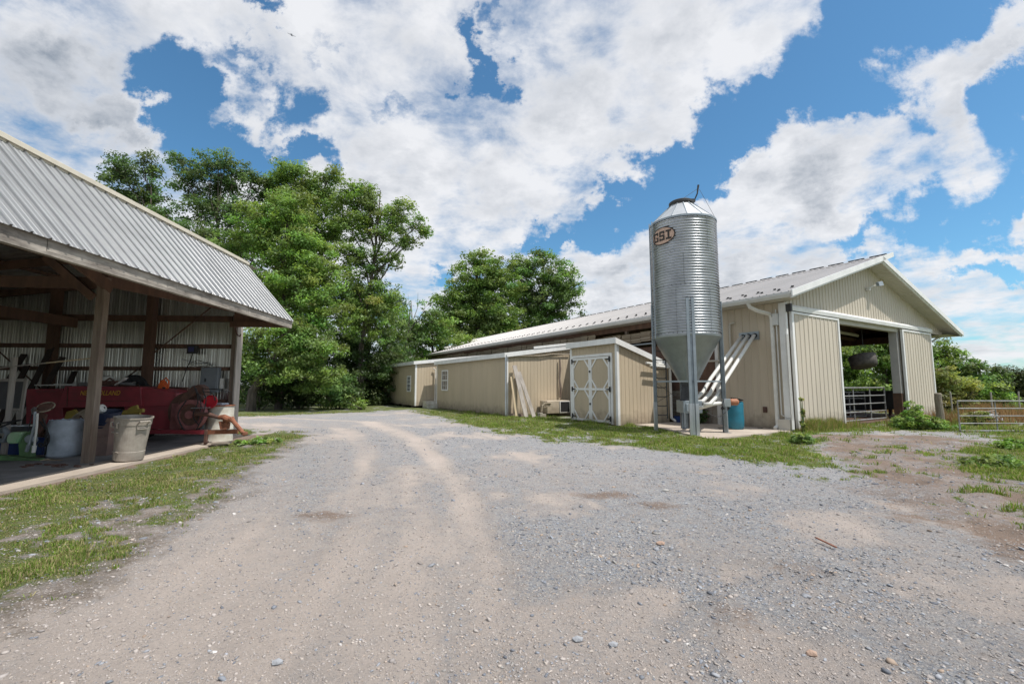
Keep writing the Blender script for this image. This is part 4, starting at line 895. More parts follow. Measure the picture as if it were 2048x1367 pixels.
MB().box((.74, -.02, -.70), (.78, .02, .10)).build('stand', M['galvanised_dull'], dr_)
pad = MB().prism([(*p, -.12) for p in [(UV(u, v).x, UV(u, v).y) for u, v in PAD]], (0, 0, .135)).build('concrete_pad', M['concrete']); tag(pad, 'worn concrete pad under the feed silo', None, kind='structure')
# blue barrel with a black sheet on top
bb = thing('barrel', 'teal blue plastic barrel under the feed pipes', 'barrel', (7.62, 15.28, .015))
MB().lathe([(.27, 0), (.30, .04), (.31, .3), (.305, .6), (.31, .88), (.29, .93)], n=32, cap0=True, cap1=True).build('body', M['blue_plastic'], bb, smooth=True)
m_ = MB(); random.seed(3)
for i in range(9):
    a = i * .7; m_.add([(0.05 * math.cos(a), .05 * math.sin(a), 1.02 + .05 * random.random()), (.36 * math.cos(a), .34 * math.sin(a), .95), (.34 * math.cos(a + .75), .33 * math.sin(a + .75), .96 + .04 * random.random())], [(0, 1, 2)])
m_.build('cover_sheet', M['black_rubber'], bb)
# wire mesh panel on the low wall
wm = MB()
for i in range(15): wm.tube([UV(15.2, 10.75 + i * .17, .08), UV(15.42, 10.75 + i * .17, 1.15)], .006, 4)
for i in range(8): wm.tube([UV(15.2 + i * .031, 10.7, .08 + i * .153), UV(15.2 + i * .031, 13.2, .08 + i * .153)], .006, 4)
tag(wm.build('wire_panel', M['rust_brown']), 'rusty wire mesh panel leaning on the low barn wall', 'mesh panel')
o = MB().lathe([(.20, 0), (.26, .22), (.27, .23), (.23, .21), (.18, .03)], n=24, cap0=True, cap1=False).build('basin', M['crate_blue']); o.location = UV(15.0, 12.0, .02); tag(o, 'dark blue basin on the pad behind the silo', 'basin')
o = MB().tube([UV(13.6, 9.35, .045), UV(14.2, 9.15, .045), UV(14.5, 8.8, .045), UV(15.1, 8.75, .045)], .012, 6).tube([UV(13.9, 9.6, .045), UV(14.8, 9.5, .045), UV(15.2, 9.7, .045)], .010, 6).build('hose', M['black_rubber']); tag(o, 'thin black hose lying on the concrete pad', 'hose')

# ================================================================== machine shed on the left
ms = thing('machine_shed', 'open fronted timber machine shed with steep ribbed silver roof', 'shed', NW(-7.49, 9.1), B4)
def m(n, w, z): return (n + 7.49, w - 9.1, z)
for w in (-.2, 4.35, 9.1, 13.86):
    MB().box(m(-7.53, w - .075, 0), m(-7.38, w + .065, 3.62)).build('post', M['post_wood'], ms, bevel=.006)
for n in (-9.85, -12.55, -15.2): MB().box(m(n - .1, 13.66, 0), m(n + .1, 13.86, 4.75)).build('post', M['beam_wood'], ms)
for n, w in ((-12.4, 9.2), (-12.4, 4.4), (-16.8, 9.2), (-16.8, 4.4)): MB().box(m(n - .1, w - .1, 0), m(n + .1, w + .1, 4.5)).build('post', M['beam_wood'], ms)
ZB = lambda n: 5.12 + (n + 7.06) * .118
us, os_ = ribs(-17.2, -7.42, .245, RIBW)
MB().sheet(us, os_, lambda n: 0.0, lambda n: ZB(n), lambda n, o, z: m(n, 13.98 - o, z)).build('end_wall', M['silver_wall'], ms)
us, os_ = ribs(-1, 14.0, .245, RIBB)
MB().sheet(us, os_, lambda n: 0.0, lambda n: ZB(-17.2), lambda w, o, z: m(-17.2 - o, w, z)).build('back_wall', M['silver_wall'], ms)
for z0, z1 in ((3.42, 3.60), (2.61, 2.73), (1.94, 2.05), (.95, 1.07)): MB().box(m(-17.1, 13.88, z0), m(-7.6, 13.95, z1)).build('girt', M['beam_wood'], ms)
for z0 in (.9, 2.0, 3.1): MB().box(m(-17.15, -1, z0), m(-17.08, 13.8, z0 + .14)).build('girt', M['beam_wood'], ms)
MB().beam(m(-7.45, 9.1, 3.60), m(-7.45, 13.97, 3.86), .10, .30).build('header', M['beam_wood'], ms)
MB().beam(m(-7.45, -1, 4.06), m(-7.45, 9.1, 4.06), .10, .30).build('header', M['beam_wood'], ms)
MB().box(m(-17.1, 9.14, 3.42), m(-7.55, 9.22, 3.64)).build('tie_beam', M['beam_wood'], ms)
MB().box(m(-17.1, 4.3, 3.42), m(-7.55, 4.4, 3.64)).build('tie_beam', M['beam_wood'], ms)
MB().beam(m(-11.9, 3, 3.32), m(-11.9, 13.7, 3.32), .09, .28).build('inner_beam', M['beam_wood'], ms)
MB().beam(m(-7.40, 9.20, 3.42), m(-7.40, 7.75, 4.02), .06, .22).beam(m(-7.56, 9.0, 3.2), m(-8.5, 9.0, 4.0), .06, .15).build('knee_brace', M['beam_wood'], ms)
MB().tube([m(-7.95, 13.84, 4.1), m(-9.8, 13.84, 2.42)], .022, 4).tube([m(-9.9, 13.84, 2.2), m(-11.6, 13.84, .8)], .022, 4).tube([m(-12.6, 13.84, 1.2), m(-15, 13.84, 3.3)], .022, 4).build('wall_brace', M['beam_wood'], ms)
for w in (-.3, 2.0, 4.35, 6.75, 9.05, 11.5, 13.75): MB().beam(m(-7.2, w, 4.98), m(-17.1, w, ZB(-17.1) - .12), .07, .2).build('rafter', M['beam_wood'], ms)
for n in (-8.2, -9.4, -10.6, -11.8, -13, -14.2, -15.4): MB().box(m(n - .04, -1, ZB(n) - .1), m(n + .04, 13.9, ZB(n) - .02)).build('purlin', M['beam_wood'], ms)
us, os_ = ribs(-1.5, 14.1, .245, RIBB)
MB().sheet(us, os_, lambda w: -7.02, lambda w: -17.4, lambda w, o, n: m(n, w, ZB(n) + o)).build('roof', M['silver_wall'], ms)
E0, E1 = (-5.65, 3.44), (-7.08, 5.12)
sl = Vector((E1[0] - E0[0], 0, E1[1] - E0[1])); nrm = Vector((sl.z, 0, -sl.x)).normalized()
us, os_ = ribs(-1.5, 13.45, .2453, RIBB)
MB().sheet(us, os_, lambda w: -.03, lambda w: 1.0, lambda w, o, t: m(E0[0] + sl.x * t + nrm.x * o, w, E0[1] + sl.z * t + nrm.z * o)).build('roof', M['silver_roof'], ms)
MB().prism([m(-5.69, -1.5, 3.37), m(-7.06, -1.5, 5.0), m(-7.2, -1.5, 4.9), m(-5.8, -1.5, 3.3)], (0, 14.93, 0)).build('roof_boards', M['beam_wood'], ms)
MB().box(m(-7.26, -1.5, 5.06), m(-7.03, 13.5, 5.20)).box(m(-7.05, -1.5, 5.10), m(-6.99, 13.5, 5.17)).build('ridge_cap', M['cream_cap'], ms)
MB().prism([m(-5.62, 13.45, 3.42), m(-7.05, 13.45, 5.10), m(-7.12, 13.45, 5.02), m(-5.67, 13.45, 3.30)], (0, .04, 0)).build('rake_trim', M['grey_trim'], ms)
fz = MB(); random.seed(5)
for i in range(6):
    w0 = -1.5 + i * 2.5; w1 = min(13.47, w0 + 2.49); j = random.uniform(-.008, .008)
    fz.box(m(-5.705 + j, w0, 3.23 + j), m(-5.66 + j, w1, 3.41 + j))
fz.box(m(-5.74, -1.5, 3.19), m(-5.655, 13.46, 3.235))
fz.build('fascia', M['fascia_wood'], ms)
MB().prism([m(-5.72, -1.5, 3.25), m(-7.38, -1.5, 3.75), m(-7.38, -1.5, 3.78), m(-5.72, -1.5, 3.28)], (0, 14.9, 0)).build('soffit', M['ply_soffit'], ms)
MB().box(m(-7.38, 13.36, 3.20), m(-5.72, 13.42, 3.36)).build('lookout', M['beam_wood'], ms)
MB().box(m(-7.375, 13.72, 0), m(-7.33, 14.02, 3.52)).build('corner_board', M['grey_plank'], ms)
MB().prism([m(-7.3, 13.43, 3.36), m(-5.72, 13.43, 3.36), m(-5.72, 13.43, 3.40), m(-7.05, 13.43, 5.0), m(-7.3, 13.43, 5.0)], (0, .015, 0)).build('gable_end', M['beam_wood'], ms)
MB().tube([m(-7.35, 13.6, 3.4), m(-7.33, 13.6, 3.15), m(-7.30, 13.65, 3.0), m(-7.22, 13.65, 2.95), m(-7.2, 13.65, 3.02)], .02, 6).build('hook', M['rust_brown'], ms)
n0 = SN * 1
slab = MB().prism([tuple(NW(n, w, -.1)) for n, w in ((-6.67, -2), (-6.62, 4.5), (-6.66, 9), (-6.64, 12.2), (-7.1, 12.6), (-7.15, 14.02), (-17.3, 14.02), (-17.3, -2))], (0, 0, .13)).build('concrete_slab', M['concrete'])
tag(slab, 'pale concrete floor slab of the machine shed', None, kind='structure')
# darker inner floor, a thin layer on the slab
o = MB().prism([tuple(NW(n, w, .0325)) for n, w in ((-7.05, -2), (-7.1, 6.5), (-7.3, 9.2), (-7.2, 11), (-7.35, 13.9), (-17.1, 13.9), (-17.1, -2))], (0, 0, .002)).build('shed_floor', M['concrete_dark']); tag(o, 'darker inner floor of the machine shed', None, kind='structure')
FZ = .036

# electrical things on the end wall
def Wp(n, z, w=13.84): return NW(n, w, z)
ep = thing('electrical_panel', 'grey electrical panel on the end wall of the machine shed', 'electrical panel', NW(-8.05, 13.86, 1.28), B4)
MB().box((-.26, -.16, 0), (.24, 0, .74)).build('cabinet', M['panel_grey'], ep, bevel=.012)
MB().box((-.22, -.172, .04), (.20, -.161, .70)).build('door', M['panel_grey'], ep)
MB().box((-.12, -.19, .32), (-.08, -.172, .42)).build('latch', M['dark_iron'], ep)
for pts_, r_ in (([(-.15, -.06, 0), (-.15, -.06, -1.2)], .02), ([(-.02, -.06, 0), (-.02, -.06, -1.2)], .026), ([(.1, -.06, 0), (.1, -.06, -1.2)], .02), ([(.02, -.06, .74), (-.1, -.04, .9), (-.5, -.02, .86), (-.9, -.02, 1.0)], .01)): MB().tube(pts_, r_, 6).build('conduit', M['galvanised_dull'], ep)
MB().box((.27, -.1, .12), (.34, 0, .42)).build('switch_box', M['white_plastic'], ep)
o = MB().box((-.12, -.14, 0), (.12, 0, .24)).box((-.13, -.16, -.01), (.13, -.14, .01)).build('wall_lamp', M['dark_iron']); o.location = NW(-8.62, 13.84, 2.44); o.rotation_euler = (0, 0, B4)
tag(o, 'small black box light with bluish face on the end wall', 'light')
MB().box((-.08, -.147, .05), (.08, -.141, .19)).build('face', M['blue_screen'], o)
o = MB().tube([Wp(-8.66, 2.44), Wp(-8.72, 2.2), Wp(-8.8, 2.0), Wp(-8.9, 1.6)], .012, 5).tube([Wp(-8.1, 2.1), Wp(-8.5, 2.25), Wp(-8.75, 2.15), Wp(-8.5, 2.05), Wp(-8.05, 2.12)], .008, 5).build('cable', M['black_rubber']); tag(o, 'black cables drooping from the small box light', 'cable')

# ------------------------------------------------------------------ red hay baler
BX, BY = -9.6, 11.5
bl = thing('hay_baler', 'dusty dark red hay baler parked across the machine shed', 'baler', (BX, BY, FZ))
def f(px, py, y=11.5):
    p = at(px, py, y); return Vector((p.x - BX, y - BY, max(p.z - FZ, 0)))
def panel(name, pts, y, depth, mt, bevel=0.01, lab=None):
    o = MB().prism([f(a, c, y) for a, c in pts][::-1], (0, depth, 0)).build(name, M[mt], bl, bevel=bevel)
    if lab: part(o, lab)
    return o
panel('bale_chamber', [(52, 777), (125, 776), (125, 852), (52, 852)], 11.8, 1.0, 'baler_red')
nh = panel('top_cover', [(130, 771), (281, 773), (283, 812), (112, 815)], 11.5, 1.15, 'baler_red')
MB().beam(f(132, 800, 11.49), f(262, 801, 11.49), .012, .012).beam(f(136, 773, 11.49), f(134, 812, 11.49), .012, .012).build('panel_seam', M['rust_brown'], nh)
panel('feed_house', [(282, 775), (318, 777), (352, 785), (352, 810), (283, 813)], 11.56, 1.0, 'baler_red')
panel('lower_body', [(248, 809), (345, 809), (343, 858), (252, 856)], 11.6, .9, 'baler_red')
panel('side_panel', [(343, 806), (366, 804), (361, 857), (338, 859)], 11.42, .2, 'baler_pink')
panel('underframe', [(125, 815), (250, 815), (250, 852), (125, 852)], 12.1, .5, 'rust_brown')
panel('top_rail', [(225, 768), (374, 774), (374, 781), (300, 779), (225, 773)], 12.3, .1, 'rust_brown', 0)
panel('belt_guard', [(356, 808), (358, 796), (384, 771), (398, 768), (407, 774), (409, 790), (396, 787), (392, 782), (372, 803), (370, 815)], 11.28, .22, 'rust_brown', .015)
fw = f(383, 828, 11.25)
def ring(r0, r1, d, name, mt, c, n=36):
    o = MB().lathe([(r0, -d), (r1, -d), (r1, d), (r0, d), (r0, -d)], n=n).build(name, M[mt], bl, smooth=False); o.location = c; o.rotation_euler = (R(90), 0, 0); return o
ring(.27, .37, .07, 'flywheel', 'baler_pink', fw); ring(0.001, .27, .02, 'flywheel_disc', 'rust_brown', fw); ring(0.001, .10, .10, 'hub', 'baler_pink', fw); ring(.30, .50, .06, 'shield_ring', 'rust_brown', f(378, 822, 11.5))
for pts, r_ in ((((388, 770), (396, 800), (386, 830), (398, 850)), .012), (((405, 778), (412, 800), (402, 840), (390, 862)), .012), (((372, 800), (356, 830), (372, 862), (400, 856)), .014), (((392, 775), (402, 806), (396, 838)), .01), (((405, 776), (440, 778), (460, 782)), .014), (((408, 782), (425, 786), (430, 800)), .012)):
    MB().tube(spl([f(a, c, 11.12) for a, c in pts]), r_, 6).build('hose', M['black_rubber'], bl)
MB().tube([f(392, 826, 11.1), f(418, 828, 11.05), f(440, 835, 11.0)], [.05, .055, .04], 12).build('drive_shaft', M['rust_brown'], bl)
MB().tube([f(382, 815, 11.05), f(420, 814, 11.0)], .012, 6).build('lever', M['galvanised_dull'], bl)
MB().tube([f(438, 833, 11.0), f(447, 833, 11.0), f(456, 838, 10.98), f(464, 838, 10.97)], [.045, .07, .085, .06], 10).box(f(446, 829, 10.95), f(452, 845, 11.05)).build('universal_joint', M['rust'], bl)
MB().tube([f(462, 836, 10.97), f(467, 842, 10.96), f(484, 862, 10.92), f(490, 868, 10.9)], [.075, .05, .048, .045], 10).lathe([(.05, 0), (.07, .01), (.07, .07), (.05, .08)], tuple(f(489, 869, 10.9)), n=12).build('pto_shaft', M['rust'], bl)
MB().beam(f(300, 862, 11.25), f(418, 863, 11.1), .10, .10).build('tongue', M['baler_red'], bl)
MB().beam(f(418, 863, 11.1), f(474, 862, 11.0), .10, .10).prism([f(437, 842, 10.95), f(455, 845, 10.95), f(453, 858, 10.95), f(440, 858, 10.95)], (0, .12, 0)).build('hitch', M['rust'], bl)
MB().beam(f(413, 858, 11.05), (f(413, 858, 11.05).x, f(413, 858, 11.05).y, 0), .06, .06, up=(0, 1, 0)).box(f(408, 884, 11.0), f(418, 881, 11.1)).build('jack_stand', M['rust_brown'], bl)
for px, r_ in ((290, .33), (150, .36)):
    c = f(px, 850, 12.4); o = MB().lathe([(.16, -.09), (r_ - .03, -.10), (r_, -.06), (r_, .06), (r_ - .03, .10), (.16, .09)], n=28).build('tyre', M['black_rubber'], bl); o.location = (c.x, c.y, r_); o.rotation_euler = (R(90), 0, 0)
    q = MB().lathe([(.001, -.05), (.165, -.06), (.165, .06), (.001, .05)], n=20).build('rim', M['rust_brown'], o)
def text_mesh(txt, name, m_, parent, loc, height, width, shear=.25, ext=.003):
    cu_ = bpy.data.curves.new(name, 'FONT'); cu_.body = txt; cu_.size = 1.0; cu_.shear = shear; cu_.extrude = 0.0; cu_.offset = 0.012; cu_.space_character = 1.05
    ob = bpy.data.objects.new(name, cu_); COL.objects.link(ob); dg = bpy.context.evaluated_depsgraph_get(); dg.update()
    me = bpy.data.meshes.new_from_object(ob.evaluated_get(dg)); bpy.data.objects.remove(ob); bpy.data.curves.remove(cu_)
    xs = [v.co.x for v in me.vertices]; ys = [v.co.y for v in me.vertices]; x0, x1, y0, y1 = min(xs), max(xs), min(ys), max(ys)
    for v in me.vertices: v.co = Vector(((v.co.x - x0) / (x1 - x0) * width, 0, (v.co.y - y0) / (y1 - y0) * height))
    me.materials.clear(); me.materials.append(m_); o = bpy.data.objects.new(name, me); COL.objects.link(o); o.parent = parent; o.location = loc; return o
a = f(160, 789.5, 11.488); c = f(241, 780, 11.488)
text_mesh('NEW HOLLAND', 'lettering', M['letter_yellow'], nh, (a.x, a.y, a.z), c.z - a.z, c.x - a.x)
a = f(72, 783.5, 11.79); c = f(112, 780, 11.79)
text_mesh('NEW HOLLAND', 'lettering', M['baler_pink'], bl, (a.x, a.y, a.z), c.z - a.z, c.x - a.x)
# things lying on the baler
def put(mb_, name, mt, lab, cat, loc=(0, 0, 0), rot=(0, 0, 0), group=None, bevel=0, smooth=False):
    o = mb_.build(name, M[mt] if mt else None, None, smooth=smooth, bevel=bevel); o.location = loc; o.rotation_euler = rot; return tag(o, lab, cat, group)
top = at(150, 771, 11.9).z + .01
put(MB().box((-.55, -.12, 0), (.35, .12, .03)).box((-.05, -.1, .031), (.36, .1, .05)), 'board', 'white_plastic', 'thin white board lying on the red baler behind the post', 'board', (at(118, 770, 12.2).x, 12.2, top + .0))
put(MB().lathe([(.17, 0), (.19, .02), (.14, .12), (.03, .16)], n=16, cap1=True), 'cloth_bundle', 'white_plastic', 'crumpled white cloth on the baler behind the front post', 'cloth', (at(213, 750, 12.5).x, 12.5, top + .13))
put(MB().box((-.14, -.1, 0), (.16, .1, .13)).tube([(-.1, 0, .13), (0, 0, .2), (.12, 0, .13)], .02, 6), 'tool_box', 'rust_brown', 'rusty brown tool box on top of the baler', 'tool box', (at(218, 771, 11.9).x, 11.9, top))
put(MB().tube([(-.14, 0, .02), (0, 0, .10), (.1, 0, .18)], [.02, .02, .05], 8).lathe([(.02, .14), (.07, .22)], (.12, 0, 0), n=10, cap1=True), 'scoop', 'white_plastic', 'small pale metal scoop on top of the baler', 'scoop', (at(240, 771, 11.8).x, 11.8, top))
ty = MB().lathe([(.19, -.09), (.34, -.10), (.38, -.05), (.38, .05), (.34, .10), (.19, .09), (.19, -.09)], n=30); put(ty, 'tyre', 'black_rubber', 'dark tyre standing behind the baler', 'tyre', (at(268, 768, 12.9).x, 12.9, 1.42), (R(90), 0, R(15)))
put(MB().box((-.6, -.3, 0), (.55, .3, .38)), 'storage_bin', 'concrete_dark', 'dark storage bin standing on the back of the baler', 'bin', (at(225, 768, 12.75).x, 12.65, 1.2))
ch = thing('chainsaw', 'orange chainsaw resting on top of the baler', 'chainsaw', (at(327, 782, 11.9).x, 11.9, at(327, 782, 11.9).z + .03))
MB().prism([(-.14, -.07, 0), (.05, -.07, 0), (.11, -.07, .08), (.04, -.07, .2), (-.04, -.07, .29), (-.10, -.07, .18)], (0, .14, 0)).build('body', M['orange_plastic'], ch, bevel=.02)
MB().tube([(-.02, 0, .27), (.04, 0, .34), (.12, 0, .25), (.13, 0, .12), (.06, 0, .06)], .018, 8).build('handle', M['orange_plastic'], ch); MB().box((.02, -.075, .02), (.10, -.071, .09)).box((-.25, -.02, .02), (-.12, .0, .07)).build('bar', M['dark_iron'], ch)

# ------------------------------------------------------------------ drums and cans
dw = thing('drum', 'white steel drum with a rusty rim behind the baler tongue', 'drum', (at(438, 885, 11.75).x, 11.75, FZ))
MB().lathe([(.30, 0), (.315, .01), (.30, .03), (.30, .30), (.312, .32), (.30, .34), (.30, .60), (.312, .62), (.30, .64), (.30, .92)], n=40, cap0=True).build('body', M['drum_white'], dw, smooth=True)
MB().lathe([(.30, .915), (.318, .92), (.318, .945), (.29, .95), (.285, .92), (.0, .91)], n=40).build('rim', M['rust'], dw)
MB().box((-.2, -.1, .95), (.12, .12, .99)).box((-.05, -.2, .951), (.15, .02, 1.0)).build('rag', M['drum_blue_grey'], dw)
o = MB().lathe([(0, 0), (.15, .0), (.17, .02), (.17, .05), (.155, .05), (.145, .02), (0, .015)], n=30).build('lid', M['bucket_red']); o.location = (at(424, 803, 11.45).x, 11.42, at(424, 803, 11.45).z); o.rotation_euler = (R(78), R(8), 0); tag(o, 'bright red plastic lid propped against the white drum', 'lid')
put(MB().lathe([(.26, 0), (.28, .05), (.29, .4), (.285, .68), (.265, .74)], n=32, cap0=True).lathe([(.265, .735), (.2, .70), (.02, .69)], n=32), 'barrel', 'drum_blue_grey', 'pale blue grey plastic barrel left of the front post', 'barrel', (at(128, 900, 9.35).x, 9.35, FZ), smooth=True)
MB_ = MB(); random.seed(9)
for i in range(16):
    a = i * .4; MB_.prism([(.255 * math.cos(a), .255 * math.sin(a), .735), (.255 * math.cos(a + .36), .255 * math.sin(a + .36), .735), (.25 * math.cos(a + .2), .25 * math.sin(a + .2), .74 + .025 * random.random())], (.01 * math.cos(a), .01 * math.sin(a), 0))
bar_ob = [o for o in bpy.data.objects if o.name.startswith('barrel') and o.type == 'MESH'][0]
MB_.build('broken_rim', M['drum_blue_grey'], bar_ob)
MB().prism([(-.10, -.292, .06), (-.085, -.292, .06), (-.06, -.292, .42), (-.075, -.292, .40)], (0, .02, 0)).build('crack', M['black_hole'], bar_ob)
c1 = thing('trash_can', 'large beige plastic trash can in front of the baler', 'trash can', (at(258, 900, 8.80).x, 8.80, FZ), R(-20))
c1.scale = (.86, .86, .98); c1.rotation_euler = (0, R(5), R(-20)); c1.location.z += .02
MB().lathe([(.255, 0), (.275, .015), (.285, .18), (.278, .185), (.325, .70), (.335, .705), (.345, .82), (.36, .825), (.362, .85), (.34, .85), (.335, .82), (.26, .03), (0, .03)], n=44, cap0=True).build('body', M['can_beige'], c1, smooth=False)
for s_ in (-1, 1):
    MB().tube([(s_ * .33, -.10, .74), (s_ * .40, -.10, .79), (s_ * .40, .10, .79), (s_ * .33, .10, .74)], .018, 6).tube([(s_ * .33, -.10, .74), (s_ * .345, -.10, .64), (s_ * .345, .10, .64), (s_ * .33, .10, .74)], .012, 6).build('handle', M['can_beige'], c1)
MB().box((-.09, -.352, .55), (.09, -.31, .57)).box((-.07, -.30, .17), (.11, -.27, .185)).build('moulding', M['can_beige'], c1)
MB().tube([(-.10, -.335, .76), (-.11, -.38, .74), (-.10, -.36, .66), (.10, -.36, .66), (.11, -.38, .74), (.10, -.335, .76)], .014, 6).build('handle', M['can_beige'], c1)
c2 = thing('trash_can', 'brown square trash can right behind the front post', 'trash can', (at(203, 900, 9.45).x, 9.50, FZ), R(8))
MB().lathe([(.24, 0), (.31, .70), (.33, .70), (.34, .78), (.31, .78), (.23, .03), (.001, .03)], n=4, a0=R(45), a1=R(405), cap0=True).build('body', M['can_brown'], c2)
for zz in (.6, .4): MB().box((-.14, -.232 - zz * .035, zz), (.14, -.20 - zz * .03, zz + .02)).build('moulding', M['can_brown'], c2)
put(MB().lathe([(.20, 0), (.245, .30), (.255, .30), (.255, .32), (.235, .32), (.19, .02), (.001, .02)], n=32, cap0=True).tube([(-.25, 0, .3), (-.16, -.2, .20), (.02, -.27, .13), (.16, -.2, .10), (.25, 0, .3)], .006, 5), 'bucket', 'navy_plastic', 'dark blue bucket tipped inside the brown trash can', 'bucket', (c2.location.x + .02, c2.location.y - .02, FZ + .60), (R(8), R(6), 0))
put(MB().lathe([(.02, -.09), (.085, -.06), (.10, 0), (.085, .06), (.02, .09)], n=14), 'plastic_jug', 'white_plastic', 'white plastic jug on the dark blue bucket', 'jug', (at(201, 817, 9.5).x, 9.5, at(201, 817, 9.5).z), (0, R(70), 0))
# yellow sheet parts
def slabp(pts, y, d, name, mt, lab, cat, group=None):
    P = [at(a, c, y) for a, c in pts][::-1]; c0 = sum(P, Vector()) / len(P); c0.z = min(p.z for p in P)
    o = MB().prism([p - c0 for p in P], (0, d, 0)).build(name, M[mt], None, bevel=.004); o.location = c0; return tag(o, lab, cat, group)
slabp([(122, 852), (133, 822), (148, 818), (155, 826), (151, 852)], 10.4, .06, 'metal_sheet', 'yellow_paint', 'yellow metal sheet standing behind the blue grey barrel', 'sheet metal')
yf = slabp([(190, 825), (282, 816), (285, 817), (285, 823), (283, 824), (190, 832)], 10.25, .07, 'metal_bar', 'yellow_paint', 'long yellow bar above the beige trash can', 'bar')
slabp([(250, 822), (262, 812), (273, 809), (276, 818), (282, 836), (276, 838), (262, 828), (256, 838), (232, 838), (236, 828)], 10.4, .05, 'metal_sheet', 'yellow_paint', 'bent yellow sheet metal behind the beige trash can', 'sheet metal')
slabp([(96, 858), (110, 838), (116, 838), (120, 850), (130, 852), (128, 862)], 10.2, .10, 'metal_bracket', 'yellow_paint', 'yellow bracket between green implement and baler', 'bracket')
hr = MB()
for i in range(6):
    t_ = [(at(155, 845, 10.1) + Vector((.17 * math.cos(k / 12 * 6.283) * (1 - i * .04), i * .03, .2 * math.sin(k / 12 * 6.283) + .02 * i))) for k in range(13)]
    hr.tube(t_, .012, 5, cap=False)
tag(hr.build('hose_coil', M['curtain']), 'coil of tan hose behind the blue grey barrel', 'hose')
hr = MB()
for i in range(5):
    hr.tube([at(228 + i * 6, 832, 10.1), at(232 + i * 5, 838 + i, 10.1) + Vector((0, -.05, 0)), at(231 + i * 4, 852, 10.1)], .014, 5)
tag(hr.build('rake_tine', M['pale_plank']), 'curved pale rake tines beside the beige trash can', 'tines')

# ------------------------------------------------------------------ green implement with steering-wheel like hose guide
gi = thing('farm_implement', 'green farm implement with hanging hoses at the slab edge', 'implement', (at(55, 925, 9.0).x, 8.9, FZ))
GX, GY = gi.location.x, gi.location.y
def gf_(px, py, y=8.9): p = at(px, py, y); return Vector((p.x - GX, y - GY, max(p.z - FZ, 0.0)))
def gp(name, pts, y, d, mt, bv=.01): return MB().prism([gf_(a, c, y) for a, c in pts][::-1], (0, d, 0)).build(name, M[mt], gi, bevel=bv)
gp('drawbar', [(-40, 908), (20, 911), (74, 917), (76, 930), (60, 932), (-40, 926)], 8.75, .14, 'implement_green')
gp('upright', [(38, 914), (36, 888), (42, 872), (52, 864), (64, 862), (66, 870), (60, 885), (62, 914)], 8.85, .10, 'implement_green')
gp('hood', [(11, 882), (13, 870), (20, 863), (46, 863), (40, 872), (34, 886), (16, 887)], 8.8, .22, 'implement_mint', .03)
gp('gear_case', [(48, 884), (46, 874), (54, 868), (64, 872), (66, 882), (58, 888)], 8.72, .12, 'galvanised_dull', .03)
gp('tail_plate', [(73, 934), (77, 920), (88, 917), (96, 921), (110, 923), (120, 924), (112, 929), (98, 930), (92, 934)], 8.78, .08, 'pale_plank', .004)
gp('column', [(78, 822), (92, 828), (82, 858), (70, 872), (62, 870), (72, 850)], 8.95, .05, 'rust_brown')
wc = gf_(91, 813, 8.9)
o = MB().tube([(math.cos(k / 24 * 6.2832) * .135, math.sin(k / 24 * 6.2832) * .135, 0) for k in range(25)], .012, 6, cap=False).build('hand_wheel', M['curtain'], gi); o.location = wc; o.rotation_euler = (R(40), R(14), 0)
o = MB().lathe([(0, -.06), (.10, -.05), (.12, 0), (.09, .03), (0, .04)], n=20).box((-.15, -.02, -.01), (.15, .02, .01)).box((-.02, -.15, -.01), (.02, .15, .01)).build('hub', M['rust_brown'], gi); o.location = wc; o.rotation_euler = (R(40), R(14), 0)
MB().tube([gf_(70, 822, 8.7), gf_(69, 850, 8.7), gf_(58, 888, 8.7)], .022, 8).tube([gf_(58, 888, 8.7), gf_(53, 902, 8.7)], [.035, .028], 8).build('hose', M['galvanised_dull'], gi)
hz = MB().tube([gf_(75, 826, 8.68), gf_(74, 850, 8.68), gf_(69, 890, 8.68)], .016, 8)
for i in range(22): p = gf_(75, 826, 8.68).lerp(gf_(69, 890, 8.68), i / 22); hz.lathe([(.017, -.006), (.024, 0), (.017, .006)], tuple(p), n=8)
hz.tube([gf_(69, 890, 8.68), gf_(67, 904, 8.68)], [.035, .028], 8); hz.build('hose', M['white_plastic'], gi)
MB().tube(spl([gf_(66, 820, 8.8), gf_(60, 845, 8.8), gf_(56, 862, 8.8)]), .01, 6).tube(spl([gf_(86, 836, 8.9), gf_(94, 862, 8.9), gf_(88, 888, 8.9), gf_(80, 892, 8.85), (gf_(77, 886, 8.8))]), .016, 7).tube(spl([gf_(80, 842, 8.92), gf_(98, 870, 8.92), gf_(92, 890, 8.92), gf_(80, 884, 8.9)]), .014, 7).build('hose', M['black_rubber'], gi)
MB().tube([gf_(70, 815, 8.8), gf_(66, 818, 8.75), gf_(68, 826, 8.7)], .03, 8).build('fitting', M['galvanised'], gi)
MB().tube([gf_(-30, 852, 8.85), gf_(5, 845, 8.85), gf_(42, 839, 8.9)], .02, 6).tube([gf_(-30, 862, 8.8), gf_(4, 852, 8.8), gf_(28, 842, 8.85)], .02, 6).build('control_rod', M['dark_iron'], gi)
MB().tube([gf_(2, 862, 8.95), gf_(8, 856, 8.95), gf_(16, 866, 8.95), gf_(10, 880, 8.95), gf_(-20, 880, 8.95)], .05, 8).build('guard', M['panel_grey'], gi)
put(MB().lathe([(.20, 0), (.26, .16), (.29, .17), (.29, .19), (.24, .17), (.19, .02), (.001, .02)], n=32, cap0=True), 'metal_pan', 'galvanised', 'shiny metal pan on the crates behind the green implement', 'pan', (at(42, 870, 9.7).x, 9.7, at(42, 866, 9.7).z))
